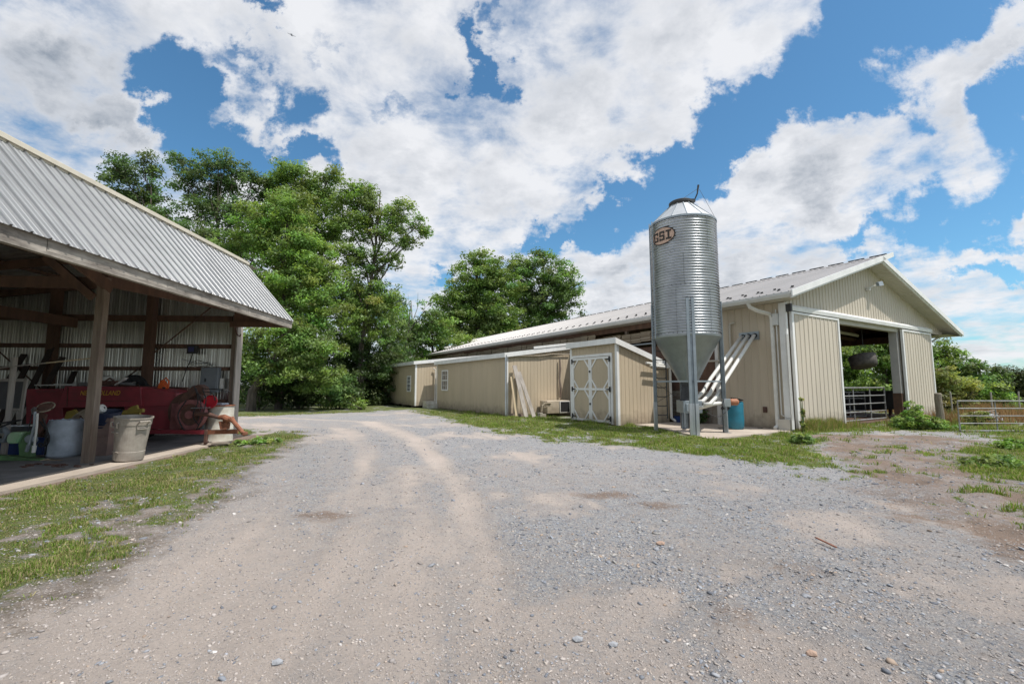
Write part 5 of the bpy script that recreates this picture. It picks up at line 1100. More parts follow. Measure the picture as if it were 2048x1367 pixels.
def crate(px, y, s_, lab):
    c_ = MB(); w_, d_, h_ = .34 * s_, .26 * s_, .30
    c_.box((-w_, -d_, 0), (w_, -d_ + .02, h_)).box((-w_, d_ - .02, 0), (w_, d_, h_)).box((-w_, -d_ + .02, 0), (-w_ + .02, d_ - .02, h_)).box((w_ - .02, -d_ + .02, 0), (w_, d_ - .02, h_)).box((-w_ + .02, -d_ + .02, 0), (w_ - .02, d_ - .02, .02)).box((-w_ - .01, -d_ - .01, h_ - .03), (w_ + .01, -d_ - .001, h_)).box((-.08, -d_ - .012, .12), (.08, -d_ - .001, .17))
    return put(c_, 'crate', 'crate_blue', lab, 'crate', (at(px, 900, y).x, y, FZ), group='blue crates behind the green implement')
crate(22, 9.8, 1.0, 'blue plastic crate under the metal pan'); crate(78, 9.75, .95, 'blue plastic crate next to the blue grey barrel')
# door frame with mesh, pole and upright
fr = thing('screen_door', 'pale wooden screen door leaning at the left behind the green implement', 'screen door', (at(20, 850, 9.6).x, 9.6, FZ))
def ff(px, py): p = at(px, py, 9.6); return Vector((p.x - fr.location.x, 0, p.z - FZ))
fm = MB()
for (p, q, w_) in (((-14, 759.5), (55, 759.5), .06), ((52, 760), (38, 852), .06), ((14, 818), (46, 819), .06), ((-14, 760), (-14, 852), .06), ((34, 820), (36, 846), .04)): fm.beam(ff(*p), ff(*q), w_ * .6, w_, up=(0, .3, 1) if p[1] == q[1] or abs(p[1] - q[1]) < 3 else (1, 0, 0))
fm.build('frame', M['grey_plank'], fr)
MB().prism([ff(-13, 762), ff(50, 762), ff(43, 817), ff(-13, 817)], (0, .004, 0)).build('mesh', M['screen_mesh'], fr)
put(MB().tube([(0, 0, 0), (.01, 0, 1.0), (-.02, .02, 2.05)], [.055, .05, .055], 9), 'upright_pole', 'grey_plank', 'grey upright pole in front of the screen door', 'pole', (at(14, 850, 9.3).x, 9.3, FZ))
p = at(-60, 741, 9.2); q = at(192, 714.5, 9.0); k = at(92, 725, 9.08)
po = MB().tube([p, k], .013, 6).build('long_pole', M['grey_plank']); MB().tube([k, q], .016, 6).build('pale_end', M['pale_plank'], po); tag(po, 'long thin pole lying across the shed at head height with pale end', 'pole')
for i, (n, w, ln, ti) in enumerate(((-12.2, 12.6, 2.3, .25), (-12.6, 12.8, 2.6, .1), (-12.9, 12.7, 2.1, -.15), (-13.5, 12.9, 2.4, .2), (-14.2, 12.6, 2.2, -.1), (-11.7, 12.9, 1.9, -.3))):
    o = MB().beam(NW(n, w, FZ), NW(n + ti * .35 * ln, w + .9, ln), .16, .04, up=(0, 1, 0)).build('old_board', M['beam_dark'])
    tag(o, 'dark old board leaning on the end wall behind the baler', 'board', 'dark boards leaning in the machine shed')
st_ = MB(); random.seed(12)
for i in range(26): p = NW(-7.9 + random.uniform(-.4, .75), 8.75 + random.uniform(-.12, .2), FZ); s_ = random.uniform(.015, .05); st_.box((p.x - s_, p.y - s_ * .6, p.z), (p.x + s_, p.y + s_ * .6, p.z + s_ * .5))
tag(st_.build('debris', M['rust_brown']), 'crumbs of rusty debris on the slab by the front post', 'debris', kind='stuff')
put(MB().box((-.22, -.12, 0), (.2, .12, .035)).box((-.1, -.18, .036), (.3, -.02, .075)), 'flat_stone', 'concrete', 'flat reddish stone slabs at the foot of the white drum', 'stone', (at(438, 884, 11.1).x, 11.1, FZ), (0, 0, .2))

# ================================================================== gates, posts, tub
def tube_gate(name, lab, L_, H_, bars, ups, loc, rz, drop=0.0, group=None, t=.024):
    g = thing(name, lab, 'gate', loc, rz, group)
    MB().tube([(0, 0, .03), (0, 0, H_), (L_, 0, H_ + drop), (L_, 0, .03 + drop), (0, 0, .03)], t, 8, cap=False).build('frame', M['gate_metal'], g)
    for k in range(1, bars): z = .03 + (H_ - .03) * k / bars; MB().tube([(0, 0, z), (L_, 0, z + drop)], t * .8, 6).build('rail', M['gate_metal'], g)
    for u in ups: MB().tube([(L_ * u, .02, .03), (L_ * u, .02, H_)], t * .8, 6).build('upright', M['gate_metal'], g)
    return g
tube_gate('tube_gate', 'galvanised five rail gate in front of the pasture at right', 3.66, .98, 4, (.33, .66), (14.42, 14.37, .01), R(-1.0))
tube_gate('tube_gate', 'front tube gate across the barn doorway', 5.05, 1.36, 4, (.12, .42, .72), UV(19.3, 8.55, .03), A, t=.032, group='tube gates in the barn doorway')
tube_gate('tube_gate', 'second tube gate sagging behind the one in the barn doorway', 3.9, 1.15, 4, (.15, .38, .68), UV(21.4, 10.0, .05), A - R(5), drop=-.05, t=.03, group='tube gates in the barn doorway')
tube_gate('tube_gate', 'far tube gate across the back of the barn inside', 4.6, 1.2, 5, (.3, .6), UV(25.2, 12.6, .05), A + R(12), t=.028, group='tube gates in the barn doorway')
put(MB().box((-1.6, -.1, .0), (1.6, .1, .85)).box((-1.7, -.14, .851), (1.7, .14, .93)), 'feed_trough', 'black_hole', 'long dark feed trough behind the barn doorway gates', 'trough', Vector((at(1738, 800, 21.8).x, 21.8, .3)), (0, 0, A - .25))
for dx in (-1.4, 1.4): MB().box((dx - .05, -.06, -.3), (dx + .05, .06, -.001)).build('leg', M['beam_wood'], [o for o in bpy.data.objects if o.name == 'feed_trough'][0])
tb = thing('hanging_tub', 'dark rubber tub hanging from the barn doorway by a chain', 'tub', at(1729, 733, 19.5), A)
tb.scale = (.88, .88, 1.0); tb.rotation_euler = (0, 0, 0)
MB().lathe([(.001, .02), (.47, .0), (.545, .05), (.565, .22), (.575, .50), (.55, .52), (.53, .22), (.50, .08), (.001, .08)], n=40).build('bowl', M['tub_rubber'], tb, smooth=True).rotation_euler = (R(-14), 0, 0)
MB().tube([(-.55, 0, .5), (-.45, 0, .75), (-.2, 0, .9), (0, 0, .95), (.2, 0, .9), (.45, 0, .75), (.55, 0, .5)], .014, 6).tube([(0, 0, .95), (0, 0, 2.6)], .014, 6).build('handle', M['dark_iron'], tb)
wp = at(1876, 785, 15.9)
o = MB().tube([(0, 0, -.1), (.01, 0, .5), (-.01, .01, 1.0), (0, 0, wp.z - .03), (0, 0, wp.z)], [.115, .11, .105, .10, .07], 14).tube([(.05, -.10, wp.z - .35), (.15, -.08, wp.z - .38), (.12, -.1, wp.z - .48)], .015, 6).build('fence_post', M['fence_post_wood']); o.location = (wp.x, 15.9, 0)
tag(o, 'thick round wooden post at the right corner of the barn', 'post')
fp0 = None
for i, (px, py, y) in enumerate(((1904, 822, 24), (1986, 828, 22.5), (2042, 828, 25))):
    if fp0 is None: fp0 = o = MB().tube([(0, 0, -.1), (.02, 0, .6), (0, 0, 1.15)], [.04, .037, .034], 8).build('fence_post', M['grey_plank'])
    else: o = fp0.copy(); COL.objects.link(o)
    o.location = (at(px, py, y).x, y, 0); o.rotation_euler = (0, 0, i)
    tag(o, 'thin grey fence post in the pasture beyond the tube gate', 'post', 'pasture fence posts')
lg = MB().tube([(-1.1, 0, .2), (0, .1, .42), (1.2, 0, .30)], [.16, .15, .1], 9).tube([(-.6, -.3, .12), (.8, .2, .14)], .13, 9).tube([(-.3, .2, .3), (.9, -.2, .62)], [.1, .05], 8)
put(lg, 'fallen_log', 'dead_wood', 'heap of grey fallen logs in the pasture beyond the gate', 'log', (at(1966, 838, 20.5).x, 20.5, 0.02))
bpy.data.objects['fallen_log'].scale = (.6, .6, .55)
put(MB().lathe([(.001, .30), (.25, .27), (.42, .1), (.45, 0)], n=9), 'boulder', 'rock_grey', 'pale boulder in the pasture beyond the gate', 'rock', (at(1978, 838, 19.0).x, 19.0, 0))

# ------------------------------------------------------------------ small things on the drive
def rock(px, py, s_, mt, lab):
    p = gnd(px, py); r_ = random.Random(px); m_ = MB(); t = (1 + 5 ** .5) / 2
    iv = [(-1, t, 0), (1, t, 0), (-1, -t, 0), (1, -t, 0), (0, -1, t), (0, 1, t), (0, -1, -t), (0, 1, -t), (t, 0, -1), (t, 0, 1), (-t, 0, -1), (-t, 0, 1)]
    fi = [(0, 11, 5), (0, 5, 1), (0, 1, 7), (0, 7, 10), (0, 10, 11), (1, 5, 9), (5, 11, 4), (11, 10, 2), (10, 7, 6), (7, 1, 8), (3, 9, 4), (3, 4, 2), (3, 2, 6), (3, 6, 8), (3, 8, 9), (4, 9, 5), (2, 4, 11), (6, 2, 10), (8, 6, 7), (9, 8, 1)]
    m_.add([(x * s_ / 1.9 * r_.uniform(.8, 1.3) * 1.2, y * s_ / 1.9 * r_.uniform(.8, 1.2), z * s_ / 1.9 * .65 * r_.uniform(.8, 1.2)) for x, y, z in iv], fi)
    o = m_.build('rock', M[mt]); o.location = (p.x, p.y, float(height(np.array([p.x]), np.array([p.y]))[0]) + s_ * .3); return tag(o, lab, 'rock')
rock(1321, 1086, .034, 'rock_orange', 'orange rock lying alone on the gravel in the middle distance')
rock(1155, 1280, .028, 'rock_grey', 'dark grey stone near the bottom edge where dust meets gravel')
rock(1226, 1290, .024, 'rock_grey', 'pale grey stone near the bottom of the gravel, right of the dark one')
rock(1623, 1308, .026, 'rock_orange', 'small tan rock at the lower right of the gravel')
rock(555, 1325, .026, 'rock_grey', 'grey stone in the tan dust at the bottom left')
p = gnd(1632, 1080); q = gnd(1673, 1100); p.z = q.z = .03
o = MB().beam(p, q, .016, .01).build('stick', M['rust']); tag(o, 'rusty brown stick lying on the gravel', 'stick')
# small aircraft high over the trees
ac_ = thing('airplane', 'tiny airplane high in the sky at upper left', 'airplane', at(583, 70, 900), R(18))
ac_.rotation_euler = (R(24), R(10), R(25))
MB().tube([(0, -9, 0), (0, -6, .2), (0, 3, .3), (0, 9, .6)], [.5, 1.4, 1.3, .3], 10).build('fuselage', M['plane_grey'], ac_)
MB().prism([(-8, -1, .3), (8, -1, .3), (8, .6, .35), (.8, 2, .4), (-.8, 2, .4), (-8, .6, .35)], (0, 0, .4)).build('wing', M['plane_grey'], ac_)
MB().prism([(-2.6, 7.6, .6), (2.6, 7.6, .6), (2.2, 8.8, .6), (-2.2, 8.8, .6)], (0, 0, .25)).prism([(0, 6.6, .6), (0, 9.2, .6), (0, 9.2, 5.2), (0, 8.0, 5.2)], (.25, 0, 0)).build('tail', M['plane_grey'], ac_)

# ================================================================== trees
def leaf_cloud(C, N_, size, tint, out, flat=.55, spread=.42, rad=None):
    """C: clump centres (k,3); rad: clump radii (k,); N_: leaves per clump; out: crown centre for outward facing"""
    k = len(C); idx = np.repeat(np.arange(k), N_); n = len(idx)
    d = RNG.normal(0, 1, (n, 3)); d /= np.linalg.norm(d, axis=1)[:, None]; r_ = RNG.random(n) ** .6
    P = C[idx] + d * (r_ * rad[idx])[:, None] * np.array([1, 1, flat])
    nv = RNG.normal(0, 1, (n, 3)) + np.array([0, 0, 1.15]) + .5 * d + .35 * (P - out) / (np.linalg.norm(P - out, axis=1)[:, None] + .1)
    nv /= np.linalg.norm(nv, axis=1)[:, None]
    a = np.cross(nv, RNG.normal(0, 1, (n, 3))); a /= np.linalg.norm(a, axis=1)[:, None]; b_ = np.cross(nv, a)
    s = (size * RNG.uniform(.6, 1.35, n))[:, None]
    V_ = np.stack([P - a * s * .62, P + b_ * s * .30 + nv * s * .05, P + a * s * .62, P - b_ * s * .30 + nv * s * .05], 1).reshape(-1, 3)
    F_ = np.arange(n * 4).reshape(-1, 4)
    tc_ = np.array(tint)[None] * (RNG.uniform(.60, 1.45, (k, 1)) * (1 + RNG.normal(0, .08, (k, 3))))[idx] * RNG.uniform(.75, 1.25, (n, 1))
    return V_, F_, np.repeat(np.clip(tc_, .004, 1), 4, 0)
def tree(name, label, cat, px, Y, lobes, tint, size=.17, dens=1.0, base=None, trunk_r=.22, clump=.75, twig=.5, group=None, seed=0, stems=1, bare=0.0):
    """lobes: (px, py, rx, ry, depth offset) in photo pixels at distance Y"""
    rs = random.Random(seed * 31 + int(px)); k_ = Y / FOC
    bp = at(px, 760, Y); bx = bp.x; base_p = Vector((bx, Y, 0))
    t = thing(name, label, cat, base_p, 0, group)
    L_ = []
    for (u, v, rx, ry, dz) in lobes:
        c = at(u, v, Y + dz); L_.append((np.array([c.x - bx, dz, c.z]), rx * k_, ry * k_))
    Vs, Fs, Ts, off = [], [], [], 0; tw = []
    for c, rx, ry in L_:
        rd = (rx + ry) / 2 * .9; area = math.pi * rx * ry; nc = max(5, int(area / (clump ** 2 * .46) * dens ** 1.3))
        q = RNG.normal(0, 1, (nc, 3)); q /= np.linalg.norm(q, axis=1)[:, None]; q *= (RNG.random(nc) ** .42)[:, None]
        C = c + q * np.array([rx, rd, ry]); C[:, 2] = np.maximum(C[:, 2], .25)
        rad = clump * RNG.uniform(.35, 1.2, nc)
        N_ = np.maximum(4, (dens * 105 * (rad / .75) ** 2 * (.17 / size) ** 2 * (.75 / .75)).astype(int))
        V_, F_, T_ = leaf_cloud(C, N_, size, tint, c, rad=rad)
        Vs.append(V_); Fs.append(F_ + off); Ts.append(T_); off += len(V_)
        tw.append((c, C))
    np_mesh('crown', np.concatenate(Vs), np.concatenate(Fs), LEAF, t, attr=np.concatenate(Ts))
    m_ = MB(); top = max(l[0][2] for l in L_); cx = sum(l[0][0] for l in L_) / len(L_)
    hs = [Vector((0, 0, -.2)), Vector((rs.uniform(-.1, .1), 0, top * .25)), Vector((cx * .35, 0, top * .5)), Vector((cx * .7, 0, top * .75)), Vector((cx * .9, 0, top))]
    for s_ in range(stems):
        o_ = Vector((rs.uniform(-1, 1), rs.uniform(-1, 1), 0)) * (.0 if s_ == 0 else 1.0)
        m_.tube([h + o_ * (.25 + .4 * i if i else .02) for i, h in enumerate(hs)], [trunk_r * (1 if s_ == 0 else .5) * q for q in (1.15, .9, .65, .4, .12)], 8)
    for c, C in tw:
        c = Vector(c); zf = max(.15, min(.85, (c.z / top) * .75)); seg = min(3, int(zf * 4)); st_ = hs[seg].lerp(hs[seg + 1], zf * 4 - seg)
        if st_.z > c.z: st_ = Vector((st_.x, st_.y, c.z * .7))
        mid = st_.lerp(c, .55) + Vector((rs.uniform(-.3, .3), rs.uniform(-.3, .3), rs.uniform(0, .4)))
        r0 = trunk_r * .42 * (1 - zf * .4); m_.tube([st_, mid, c], [r0, r0 * .65, r0 * .35], 6)
        kk = int(min(len(C), 26) * twig)
        for j in rs.sample(range(len(C)), kk):
            e = Vector(C[j]); w_ = (mid.lerp(c, rs.random())); mm = w_.lerp(e, .5) + Vector((rs.uniform(-.15, .15), rs.uniform(-.15, .15), rs.uniform(0, .25)))
            m_.tube([w_, mm, e], [r0 * .34, r0 * .22, .012], 4, cap=False)
    m_.build('trunk', M['bark'], t)
    return t
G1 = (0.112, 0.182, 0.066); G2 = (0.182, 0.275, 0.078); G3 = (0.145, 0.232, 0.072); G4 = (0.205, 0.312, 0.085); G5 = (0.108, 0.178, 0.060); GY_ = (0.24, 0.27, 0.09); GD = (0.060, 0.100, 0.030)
TG = 'woodland trees behind the machine shed'
tree('ash_tree', 'airy tall tree rising over the machine shed ridge, leftmost of the wood', 'tree', 300, 31,
     [(235, 345, 34, 38, 0), (285, 340, 38, 36, 0), (225, 395, 28, 34, 0), (290, 400, 50, 44, 1), (330, 430, 44, 40, 0), (345, 470, 50, 36, -1), (250, 320, 24, 16, 0), (400, 470, 36, 40, 0), (300, 470, 60, 60, 1), (310, 560, 80, 60, 1)], G1, dens=1.05, size=.16, clump=.7, twig=1.0, group=TG, seed=1, trunk_r=.15)
tree('ash_tree', 'second airy tall tree over the shed roof with dark open branches', 'tree', 437, 33,
     [(360, 325, 36, 22, 0), (420, 345, 48, 40, 0), (380, 370, 34, 36, 0), (470, 350, 40, 40, 1), (440, 320, 40, 18, 0), (430, 400, 40, 40, 1), (395, 425, 30, 30, -1), (470, 420, 36, 40, 0), (510, 380, 24, 40, 0), (450, 480, 70, 50, 1), (440, 570, 90, 60, 1)], G1, dens=1.08, size=.16, clump=.7, twig=1.0, group=TG, seed=2, trunk_r=.16)
tree('maple_tree', 'tall full tree with the highest green crown in the wood', 'tree', 600, 34,
     [(590, 350, 50, 30, 0), (560, 380, 50, 40, 0), (640, 385, 46, 40, 1), (600, 420, 70, 50, 0), (545, 440, 50, 40, 0), (650, 450, 50, 50, 0), (590, 500, 80, 60, 0), (660, 350, 26, 20, 0), (600, 600, 90, 80, 2)], G2, dens=1.25, size=.17, clump=.8, twig=.5, group=TG, seed=3)
tree('maple_tree', 'broad tree with a long limb reaching right over the shed row', 'tree', 722, 33,
     [(700, 400, 44, 36, 0), (745, 410, 46, 30, 0), (795, 425, 40, 28, 0), (835, 450, 26, 16, 0), (700, 450, 46, 40, 0), (760, 460, 50, 36, 0), (810, 480, 24, 26, 0), (720, 510, 60, 40, 0), (785, 515, 34, 20, 0), (715, 570, 66, 50, 0), (770, 590, 34, 40, 0), (730, 380, 28, 16, 0), (740, 640, 70, 60, 0), (850, 465, 10, 14, 0)], G2, dens=1.12, size=.165, clump=.72, twig=.9, group=TG, seed=4)
tree('locust_tree', 'bright feathery tree in front of the wood beside the shed roof end', 'tree', 560, 27.5,
     [(520, 440, 56, 40, 0), (585, 430, 50, 46, 0), (470, 500, 50, 44, 1), (545, 500, 66, 50, 0), (620, 500, 54, 54, 0), (600, 570, 70, 54, -.5), (650, 560, 34, 50, 0), (540, 575, 60, 50, 0), (640, 630, 60, 50, 0), (590, 650, 60, 44, -.6), (525, 470, 30, 30, 0), (560, 410, 36, 24, 0)], G4, dens=1.25, size=.15, clump=.68, twig=.3, group=TG, seed=5)
tree('maple_tree', 'lower leafy tree filling the wood behind the far shed', 'tree', 735, 37,
     [(730, 600, 50, 40, 0), (700, 650, 56, 50, 0), (770, 640, 46, 50, 0), (740, 710, 70, 50, 0), (690, 720, 50, 50, -.4), (790, 700, 34, 44, 0), (730, 770, 60, 46, 0), (690, 785, 40, 36, 0), (770, 770, 40, 40, 0), (800, 740, 30, 40, 0), (680, 600, 40, 44, 0)], G3, dens=1.1, size=.15, clump=.68, twig=.25, group=TG, seed=6)
tree('maple_tree', 'low spreading tree beside the shed corner post with a grey trunk', 'tree', 505, 25.5,
     [(510, 680, 46, 36, 0), (560, 690, 50, 36, 0), (600, 700, 56, 40, 0), (640, 690, 46, 40, 0), (540, 740, 50, 30, 0), (610, 750, 56, 34, 0), (655, 750, 30, 40, 0), (500, 720, 26, 36, 0), (590, 660, 46, 26, -.5)], G2, dens=1.15, size=.14, clump=.6, twig=.3, group=TG, seed=7, trunk_r=.26)
UG = 'undergrowth at the edge of the wood'
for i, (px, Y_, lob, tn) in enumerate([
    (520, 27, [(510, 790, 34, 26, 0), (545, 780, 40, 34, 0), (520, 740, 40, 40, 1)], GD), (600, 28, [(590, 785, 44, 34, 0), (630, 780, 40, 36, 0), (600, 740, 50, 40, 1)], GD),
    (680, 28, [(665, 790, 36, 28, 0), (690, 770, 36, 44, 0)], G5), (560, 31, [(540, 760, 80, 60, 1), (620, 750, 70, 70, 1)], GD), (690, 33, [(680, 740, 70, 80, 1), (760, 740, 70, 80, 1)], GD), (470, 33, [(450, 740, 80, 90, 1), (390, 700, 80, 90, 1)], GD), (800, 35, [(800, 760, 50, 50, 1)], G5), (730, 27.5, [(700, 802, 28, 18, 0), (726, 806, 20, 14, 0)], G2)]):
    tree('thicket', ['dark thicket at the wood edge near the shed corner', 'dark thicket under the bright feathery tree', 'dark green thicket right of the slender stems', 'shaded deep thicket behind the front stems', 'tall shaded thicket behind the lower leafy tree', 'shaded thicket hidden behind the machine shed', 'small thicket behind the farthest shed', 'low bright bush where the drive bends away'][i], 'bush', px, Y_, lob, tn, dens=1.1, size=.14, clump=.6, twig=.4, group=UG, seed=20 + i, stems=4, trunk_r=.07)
MG = 'trees beyond the far end of the barn'
tree('oak_tree', 'rounded tree beyond the barn, left of the middle pair', 'tree', 960, 62,
     [(960, 545, 60, 40, 0), (920, 590, 50, 44, 0), (1000, 560, 50, 50, 0), (960, 620, 70, 50, 0), (900, 640, 40, 40, 0), (1010, 640, 50, 44, 0), (950, 680, 80, 40, 0), (955, 515, 26, 18, 0), (880, 600, 20, 16, 0), (975, 590, 60, 50, 2), (940, 650, 90, 50, 2)], G2, dens=1.25, size=.30, clump=1.25, twig=.2, group=MG, seed=8, trunk_r=.5)
tree('oak_tree', 'dark wide crowned tree beyond the barn, right of the middle pair', 'tree', 1085, 66,
     [(1060, 535, 46, 34, 0), (1110, 550, 46, 36, 0), (1140, 590, 26, 30, 0), (1080, 590, 60, 44, 0), (1040, 560, 36, 40, 0), (1110, 620, 40, 24, 0), (1070, 650, 60, 30, 0), (1085, 515, 30, 16, 0), (1050, 610, 50, 50, 2), (1100, 640, 60, 30, 2), (1120, 575, 40, 36, 0)], G3, dens=1.15, size=.30, clump=1.2, twig=.7, group=MG, seed=9, trunk_r=.5)
tree('young_tree', 'bright young tree behind the farthest shed roof', 'tree', 870, 44,
     [(880, 650, 30, 26, 0), (850, 660, 30, 34, 1), (820, 680, 30, 40, 1), (900, 680, 40, 24, 0), (860, 690, 36, 30, 0), (830, 700, 30, 26, 0), (920, 690, 40, 20, 0), (845, 730, 40, 30, 0)], G4, dens=1.0, size=.20, clump=.85, twig=.3, group=MG, seed=10)
tree('young_tree', 'slim tree between the wood and the middle trees', 'tree', 800, 42,
     [(795, 610, 20, 26, 0), (835, 665, 30, 30, 1), (870, 640, 24, 24, 1), (800, 650, 26, 34, 0), (795, 700, 34, 40, 0), (850, 620, 14, 22, 0)], G3, dens=1.1, size=.20, clump=.8, twig=.8, group=MG, seed=11)
tree('distant_tree', 'small dark treetop peeking over the barn ridge', 'tree', 1160, 95, [(1165, 634, 24, 12, 0), (1150, 650, 40, 16, 0), (1190, 645, 30, 12, 0)], GD, dens=.8, size=.4, clump=1.6, twig=.1, group=MG, seed=12)
tree('distant_tree', 'low band of trees behind the far barn end', 'tree', 1000, 85, [(1000, 700, 80, 30, 0), (900, 715, 70, 30, 0), (1080, 690, 60, 24, 0), (820, 730, 60, 40, 0)], GD, dens=.9, size=.4, clump=1.5, twig=.1, group=MG, seed=13)
dd = MB(); dt = at(835, 740, 47)
for (pp, r_) in ((((835, 760), (832, 700), (826, 660), (822, 600)), .16), (((830, 690), (842, 650), (850, 610)), .07), (((828, 660), (815, 630), (812, 596)), .06), (((834, 720), (850, 690), (866, 655), (872, 630)), .08), (((826, 640), (835, 615), (836, 585)), .05), (((832, 705), (816, 680), (806, 650)), .06), (((845, 650), (860, 640), (866, 615)), .04), (((822, 620), (818, 605), (816, 588)), .03)):
    k = len(pp); dd.tube([at(a, c, 47) - Vector((dt.x, 47, 0)) for a, c in pp], [r_ * (1 - .75 * i / (k - 1)) for i in range(k)], 6)
o = thing('dead_tree', 'bare grey dead tree between the wood and the middle trees', 'tree', (dt.x, 47, 0)); dd.build('trunk', M['dead_wood'], o)
RG = 'trees and bushes beyond the pasture'
tree('walnut_tree', 'bright green tree behind the right barn eave', 'tree', 1888, 31, [(1885, 700, 28, 24, 0), (1905, 720, 26, 22, 0), (1870, 735, 30, 30, 0), (1900, 760, 34, 30, 0), (1880, 790, 40, 30, 0)], G4, dens=1.4, size=.17, clump=.65, twig=.4, group=RG, seed=14)
tree('flowering_bush', 'yellowish bush at the pasture edge next to the barn', 'bush', 1900, 25.5, [(1885, 755, 32, 24, 0), (1920, 775, 28, 24, 0), (1885, 795, 34, 26, 0), (1925, 805, 26, 20, 0)], GY_, dens=1.45, size=.13, clump=.5, twig=.2, group=RG, seed=15, stems=3, trunk_r=.08)
tree('walnut_tree', 'dark green tree in the middle of the pasture edge', 'tree', 1955, 30, [(1943, 735, 28, 20, 0), (1935, 765, 30, 24, 0), (1965, 765, 34, 26, 0), (1960, 795, 44, 28, 0), (1985, 790, 30, 26, 0), (1995, 750, 20, 16, 0)], G3, dens=1.45, size=.16, clump=.6, twig=.3, group=RG, seed=16)
tree('walnut_tree', 'light green leafy tree right of the dark one at the pasture edge', 'tree', 1985, 27.5, [(1985, 785, 24, 22, 0), (2000, 805, 26, 16, 0), (1975, 812, 26, 12, 0)], G4, dens=1.45, size=.15, clump=.5, twig=.2, group=RG, seed=17)
tree('orchard_tree', 'olive toned tree at the right edge of the picture', 'tree', 2035, 32, [(2015, 755, 28, 22, 0), (2040, 765, 34, 26, 0), (2020, 790, 34, 28, 0), (2070, 780, 40, 34, 0), (2060, 810, 40, 20, 0)], (.075, .10, .035), dens=1.4, size=.15, clump=.6, twig=.6, group=RG, seed=18)
tree('walnut_tree', 'tree seen low through the barn doorway, at left', 'tree', 1705, 33, [(1690, 720, 36, 36, 0), (1720, 760, 36, 40, 0), (1680, 780, 40, 36, 0), (1710, 690, 40, 26, 0)], G4, dens=1.4, size=.17, clump=.7, twig=.3, group=RG, seed=19)
tree('walnut_tree', 'tree seen through the barn doorway, at right', 'tree', 1770, 30, [(1760, 720, 36, 40, 0), (1780, 760, 36, 36, 0), (1745, 785, 40, 34, 0), (1800, 740, 30, 40, 0), (1760, 690, 50, 24, 0)], G2, dens=1.4, size=.16, clump=.65, twig=.3, group=RG, seed=31)
tree('hedge_bush', 'green bush beneath the doorway trees, behind the gates', 'bush', 1730, 27, [(1700, 805, 44, 18, 0), (1755, 805, 44, 18, 0), (1810, 800, 44, 20, 0), (1850, 800, 30, 24, 0)], G3, dens=1.45, size=.14, clump=.5, twig=.2, group=RG, seed=32, stems=3, trunk_r=.06)
tree('distant_tree', 'distant tree line at the far right', 'tree', 2100, 60, [(2060, 760, 50, 20, 0), (2130, 750, 60, 30, 0), (2220, 750, 70, 30, 0), (1980, 780, 60, 20, 0)], G5, dens=1.3, size=.3, clump=1.1, twig=.1, group=RG, seed=33)
tree('distant_tree', 'distant trees behind the pasture bushes', 'tree', 1900, 55, [(1870, 780, 60, 24, 0), (1790, 780, 60, 24, 0), (1940, 785, 60, 20, 0), (1700, 780, 60, 30, 0)], G5, dens=1.3, size=.3, clump=1.1, twig=.1, group=RG, seed=34)
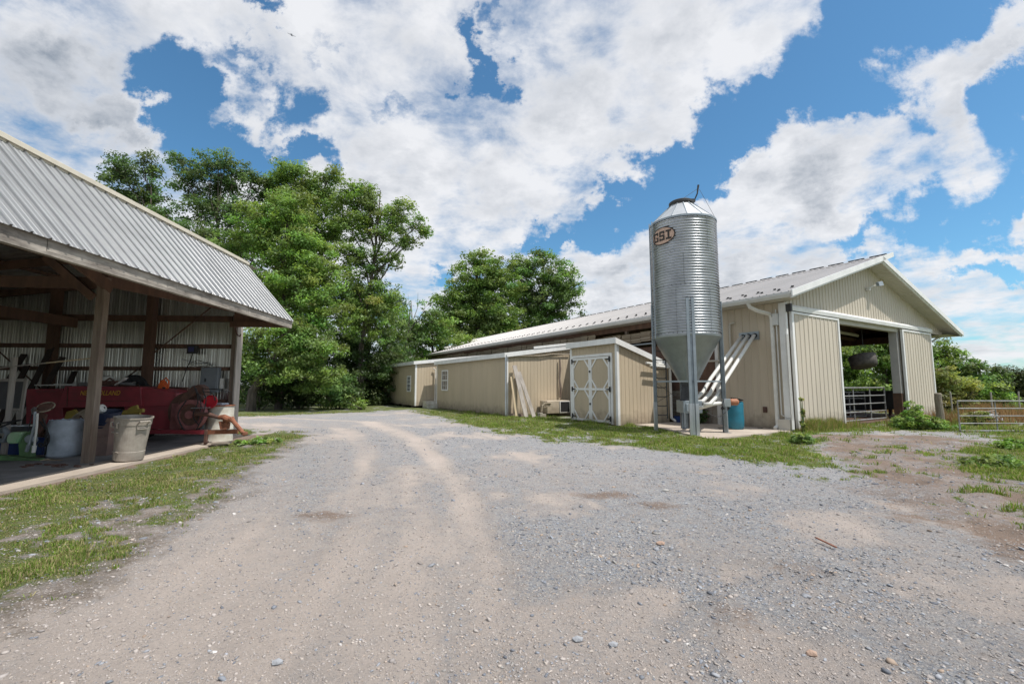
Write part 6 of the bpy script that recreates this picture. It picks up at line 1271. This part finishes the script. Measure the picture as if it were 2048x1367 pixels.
# weeds and low plants
def plant(name, label, cat, p, lobes, tint, size, clump, dens, seed):
    t = thing(name, label, cat, p); Vs, Fs, Ts, off = [], [], [], 0; m_ = MB(); rs = random.Random(seed)
    for (c, r_) in lobes:
        c = np.array(c, float); r_ = np.array(r_, float); nc = max(4, int(r_[0] * r_[2] * 3.14 / (clump ** 2 * .5)))
        q = RNG.normal(0, 1, (nc, 3)); q /= np.linalg.norm(q, axis=1)[:, None]; q *= (RNG.random(nc) ** .4)[:, None]
        C = c + q * r_; C[:, 2] = np.abs(C[:, 2]); rad = clump * RNG.uniform(.6, 1.2, nc)
        V_, F_, T_ = leaf_cloud(C, np.full(nc, int(26 * dens)), size, tint, c, rad=rad); V_[:, 2] = np.maximum(V_[:, 2], .005)
        Vs.append(V_); Fs.append(F_ + off); Ts.append(T_); off += len(V_)
        for j in range(min(8, nc)): m_.tube([(c[0] * .5, c[1] * .5, 0), tuple((C[j] * .6 + np.array([c[0] * .3, c[1] * .3, 0]))), tuple(C[j])], [.008, .006, .003], 4, cap=False)
    np_mesh('foliage', np.concatenate(Vs), np.concatenate(Fs), LEAF, t, attr=np.concatenate(Ts)); m_.build('stem', M['implement_green'], t); return t
plant('nettle_bush', 'bushy green weed clump at the foot of the right sliding door', 'bush', gnd(1838, 858), [((0, .1, .3), (.6, .45, .36)), ((-.35, .2, .18), (.45, .35, .22)), ((.5, .1, .2), (.5, .35, .22)), ((.1, .2, .62), (.22, .22, .2)), ((.95, .0, .08), (.5, .3, .12)), ((-.1, .2, .85), (.08, .08, .18))], G4, .07, .14, 1.4, 1)
plant('weed_clump', 'spiky dark green weed tuft on the grass before the barn corner', 'weed', gnd(1605, 886), [((0, 0, .10), (.26, .2, .14))], G2, .10, .10, 1.2, 2)
plant('weed_clump', 'leafy weeds on the grass by the rusty hitch', 'weed', gnd(500, 888), [((0, 0, .07), (.4, .25, .10)), ((.3, .3, .05), (.4, .3, .08))], G4, .07, .1, 1.2, 3)
plant('creeper', 'light green creeper climbing between barn corner and sliding door', 'vine', UV(15.62, 7.72), [((0, 0, .2), (.07, .06, .18)), ((.02, 0, .62), (.05, .04, .15)), ((0, 0, 1.05), (.08, .05, .07))], GY_, .07, .06, .35, 4)
plant('weed_clump', 'green weeds growing beneath the hopper against the barn wall', 'weed', UV(15.1, 11.3), [((0, 0, .3), (.4, .2, .35)), ((.1, .3, .65), (.3, .2, .2))], G1, .09, .12, 1.0, 5)
plant('weed_clump', 'leafy weed patch in the turf at the right edge', 'weed', gnd(1985, 932), [((0, 0, .06), (.5, .35, .09)), ((.6, .3, .05), (.4, .3, .08))], G2, .08, .11, 1.3, 6)
plant('weed_clump', 'taller weed clump on the right edge nearest the tube gate', 'weed', gnd(2042, 898), [((0, 0, .12), (.5, .35, .14))], G2, .08, .12, 1.3, 7)
plant('weed_clump', 'yellowish weed bush in the pasture just past the gate', 'weed', Vector((at(1955, 840, 17.0).x, 17.0, 0)), [((0, 0, .25), (.5, .35, .25))], GY_, .08, .13, 1.1, 8)
